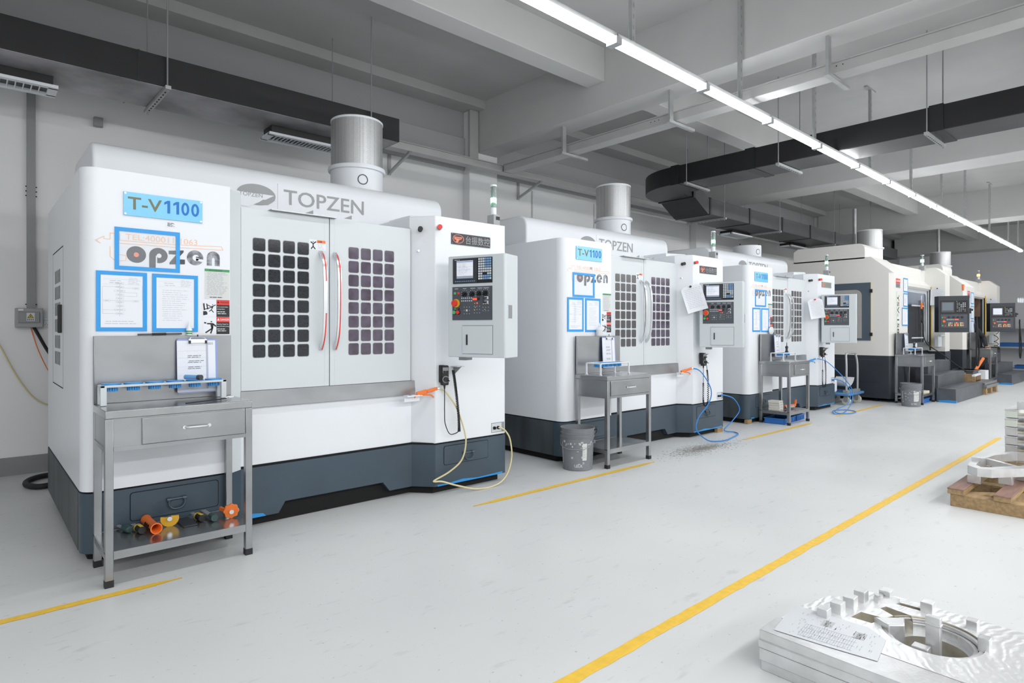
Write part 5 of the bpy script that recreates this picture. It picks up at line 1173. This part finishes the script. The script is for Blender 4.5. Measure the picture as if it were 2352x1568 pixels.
circ = lambda cx, cy, r, n=48: [(cx+r*cos(2*pi*i/n), cy+r*sin(2*pi*i/n)) for i in range(n)]
outer = [(2.32, -1.4), (2.86, -1.4), (2.86, .86), (2.80, .93), (2.70, .95), (2.66, 1.0), (2.46, 1.045), (2.32, 1.045)]
tri = [(2.525, .87), (2.6, .86), (2.61, .78), (2.53, .8)]; slot = [(2.69, .82), (2.725, .81), (2.71, .72), (2.66, .70), (2.655, .76)]
pk = circ(2.59, .625, .155); ar = [(2.78, .79), (2.805, .785), (2.81, .69), (2.785, .68)]
mb = MB(); holed(mb, outer, [pk, tri, slot, ar], .1, .147, ALUS, GOLD); holed(mb, outer, [circ(2.575, .615, .105)], .02, .1, ALU, GOLD)
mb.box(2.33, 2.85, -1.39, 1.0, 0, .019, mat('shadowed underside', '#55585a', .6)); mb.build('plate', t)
mb = MB(); a = circ(2.59, .625, .15, 40)
for rad, z in ((.151, .141), (.135, .128)):
    P = circ(2.59, .625, rad, 40); Q = circ(2.59, .625, rad-.012, 40)
    for i in range(40): 
        if not 8 < i < 12: mb.add([(*P[i], z), (*P[(i+1) % 40], z), (*Q[(i+1) % 40], z), (*Q[i], z), (*P[i], .1), (*P[(i+1) % 40], .1), (*Q[(i+1) % 40], .1), (*Q[i], .1)], [(0, 1, 2, 3), (2, 3, 7, 6), (0, 1, 5, 4)], ALU)
mb.build('stepped_ring', t)
for x, y, w, z in ((2.712, .9, .024, .19), (2.80, .835, .024, .187), (2.625, .91, .024, .187), (2.535, .925, .024, .187), (2.455, .945, .022, .18), (2.80, .69, .024, .187), (2.765, .54, .02, .18), (2.62, .478, .02, .187)):
    MB().box(x-w, x+w, y-w, y+w*.7, .14, z, ALU).build('clamping_block', t, .002)
MB().box(2.535, 2.56, .585, .63, .02, .235, ALU).box(2.532, 2.563, .582, .633, .205, .212, ALU).build('tall_block', t, .002)
MB().box(2.485, 2.525, .61, .66, .02, .135, ALU).build('low_block', t, .002)
MB().prism([(2.55, .80), (2.6, .75), (2.63, .72), (2.56, .7), (2.52, .74)], 'z', .1, .165, ALU).build('boss', t, .004)
mb = MB().prism([(2.74, .86), (2.8, .80), (2.79, .78), (2.73, .84)], 'z', .14, .168, ALU); mb.cyl((2.755, .845, .14), (2.755, .845, .175), .016, ALU, 14).build('bridge', t)
t = T('paper_sheet', 'printed work sheet in plastic sleeve lying on the aluminium bars', 'paper', (0, 0, 0))
P = [(2.203, 1.02), (2.33, 1.04), (2.465, 1.052), (2.48, .794), (2.425, .721), (2.25, .694), (2.225, .84)]
MB().prism(P, 'z', .1485, .1495, mat('grey sleeve', '#cdd1d6', .3)).build('sleeve', t)
mb = MB(); rr = random.Random(8)
A = Vector((2.215, 1.01, .1499)); ux = Vector((.04, -.315, 0)); uy = Vector((.225, .025, 0))
def pq(u0, u1, v0, v1, m): mb.poly([A+ux*u0+uy*v0, A+ux*u1+uy*v0, A+ux*u1+uy*v1, A+ux*u0+uy*v1], m)
for i in range(22): pq(.2+.025*i, .2035+.025*i, .04, .5, PINK)
for v in (.04, .2, .35, .5): pq(.2, .75, v, v+.008, PINK)
for c in range(5):
    for i in range(18):
        u = .06+rr.random()*.85; v = rr.random()*.85; pq(u, u+.006, v, v+rr.uniform(.03, .1), PINK)
pq(.33, .45, .6, .85, mat('print block', '#b9bbbe', .6)); pq(.68, .8, .5, .75, mat('print block', '#b9bbbe'))
for i in range(6):
    for b0, v0 in ((.36, .62), (.71, .52)): pq(b0, b0+.05, v0+.035*i, v0+.035*i+.012, PRINT)
mb.build('print', t)
# pallet with wooden beams and machined frame
t = T('pallet', 'wooden pallet with two reddish planks at the right edge', 'pallet', (5.2, .2, 0), 0)
for x in (0, .5, 1.0): MB().box(x, x+.1, 0, .94, 0, .086, WOOD).build('stringer', t, .003)
MB().obox((.1, .9, .045), (.45, .5, .045), .09, .07, WOOD).obox((.5, .8, .045), (.9, .3, .045), .09, .07, WOOD).build('brace', t)
t2 = 'reddish plywood planks lying on the pallet'
for lb, y0 in (('left reddish plank on the pallet, under the aluminium frame', 1.06), ('right reddish plank on the pallet', .80)):
    tag(MB().box(5.19, 6.25, y0, y0+.095, .087, .12, WOOD).box(5.189, 6.25, y0-.001, y0+.096, .119, .128, WOODR).build('plank', None, .002), lb, 'plank', t2)
t = T('aluminium_frame_part', 'pointed hollow aluminium frame resting on blocks above the pallet', 'machined part', (0, 0, 0))
O = [(5.5, 1.1), (5.43, 1.03), (5.45, .95), (5.7, .78), (6.3, .6), (6.5, .6), (6.4, .98), (6.15, 1.08), (5.8, 1.13)]
I = [(5.56, 1.06), (5.5, 1.02), (5.54, .97), (5.78, .83), (6.25, .67), (6.4, .66), (6.33, .94), (6.1, 1.04), (5.8, 1.08)]
mb = MB(); holed(mb, O, [I], .19, .25, ALU); mb.obox((5.75, .84, .22), (5.95, 1.08, .22), .03, .05, ALU); mb.build('frame_body', t, .003)
for x, y in ((5.5, 1.06), (5.62, .9), (5.85, .83), (6.3, .68), (6.1, 1.02)): MB().box(x-.035, x+.035, y-.045, y+.035, .129, .19, ALU).build('support_block', t, .002)
MB().box(5.72, 5.75, 1.05, 1.12, .25, .275, ALU).build('lug', t)
t = T('pallet', 'second wooden pallet under the stack of machined blanks at the right edge', 'pallet', (6.55, .3, 0), 0)
for x in (0, .4, .8): MB().box(x, x+.1, 0, .85, 0, .1, WOOD).build('stringer', t, .003)
MB().box(0, .9, 0, .85, .1, .12, WOOD).build('deck', t)
for i in range(6):
    t = T('machined_blank', 'machined aluminium blank, '+('bottom', 'second from bottom', 'third from bottom', 'third from top', 'second from top', 'topmost')[i]+' of the tall stack at the right edge', 'machined part', (6.6+.008*(i % 2), .45, .122+.076*i), 0, 'machined blanks stacked at the right edge')
    c = mat('pale green blank', '#d7dfd4', .4, .3) if i in (4, 5) else ALU
    MB().box(0, .5, .53, .61, 0, .07, c).box(-.003, .5, .528, .612, .056, .071, ALU).build('end_block', t, .002)
    MB().box(.02, .5, 0, .53, .0, .022, ALU).box(.02, .06, .0, .53, .02, .04, GOLD).build('web', t)
    for y in (.05, .22, .38): MB().box(.03, .09, y, y+.08, .02, .072, GOLD if i % 2 else ALU).build('rib', t)
tag(MB().box(6.6, 6.7, .9, .98, .578, .64, ALU).build('aluminium_block', None, .003), 'small aluminium block on top of the tall stack at the right edge', 'metal block')

# ------------------------------------------------------------------ light
def area(x, y, z, sx, sy, e, rot=(0, 0, 0), col=(1, 1, 1)):
    l = bpy.data.lights.new('lamp', 'AREA'); l.shape = 'RECTANGLE'; l.size = sx; l.size_y = sy; l.energy = e; l.color = col
    o = bpy.data.objects.new('lamp', l); COL.objects.link(o); o.location = (x, y, z); o.rotation_euler = rot; return o
area(8, -1.6, 3.3, 24, .25, LROW, (radians(12), 0, 0)); area(8, -4.6, 3.3, 24, .25, LROW, (radians(12), 0, 0))
area(-.9, 2.66, 3.27, 6, .09, LNEAR)
w = bpy.data.worlds.new('world'); SC.world = w; w.use_nodes = True
w.node_tree.nodes['Background'].inputs[0].default_value = (.8, .85, .9, 1); w.node_tree.nodes['Background'].inputs[1].default_value = .2
SC.view_settings.view_transform = 'Standard'; SC.view_settings.look = 'None'; SC.view_settings.exposure = EXPO; SC.view_settings.gamma = GAM
SC.cycles.max_bounces = 7; SC.cycles.diffuse_bounces = 4; SC.cycles.use_adaptive_sampling = True; SC.cycles.adaptive_threshold = .05; SC.cycles.adaptive_min_samples = 16; SC.cycles.sample_clamp_indirect = 6; SC.cycles.use_denoising = True
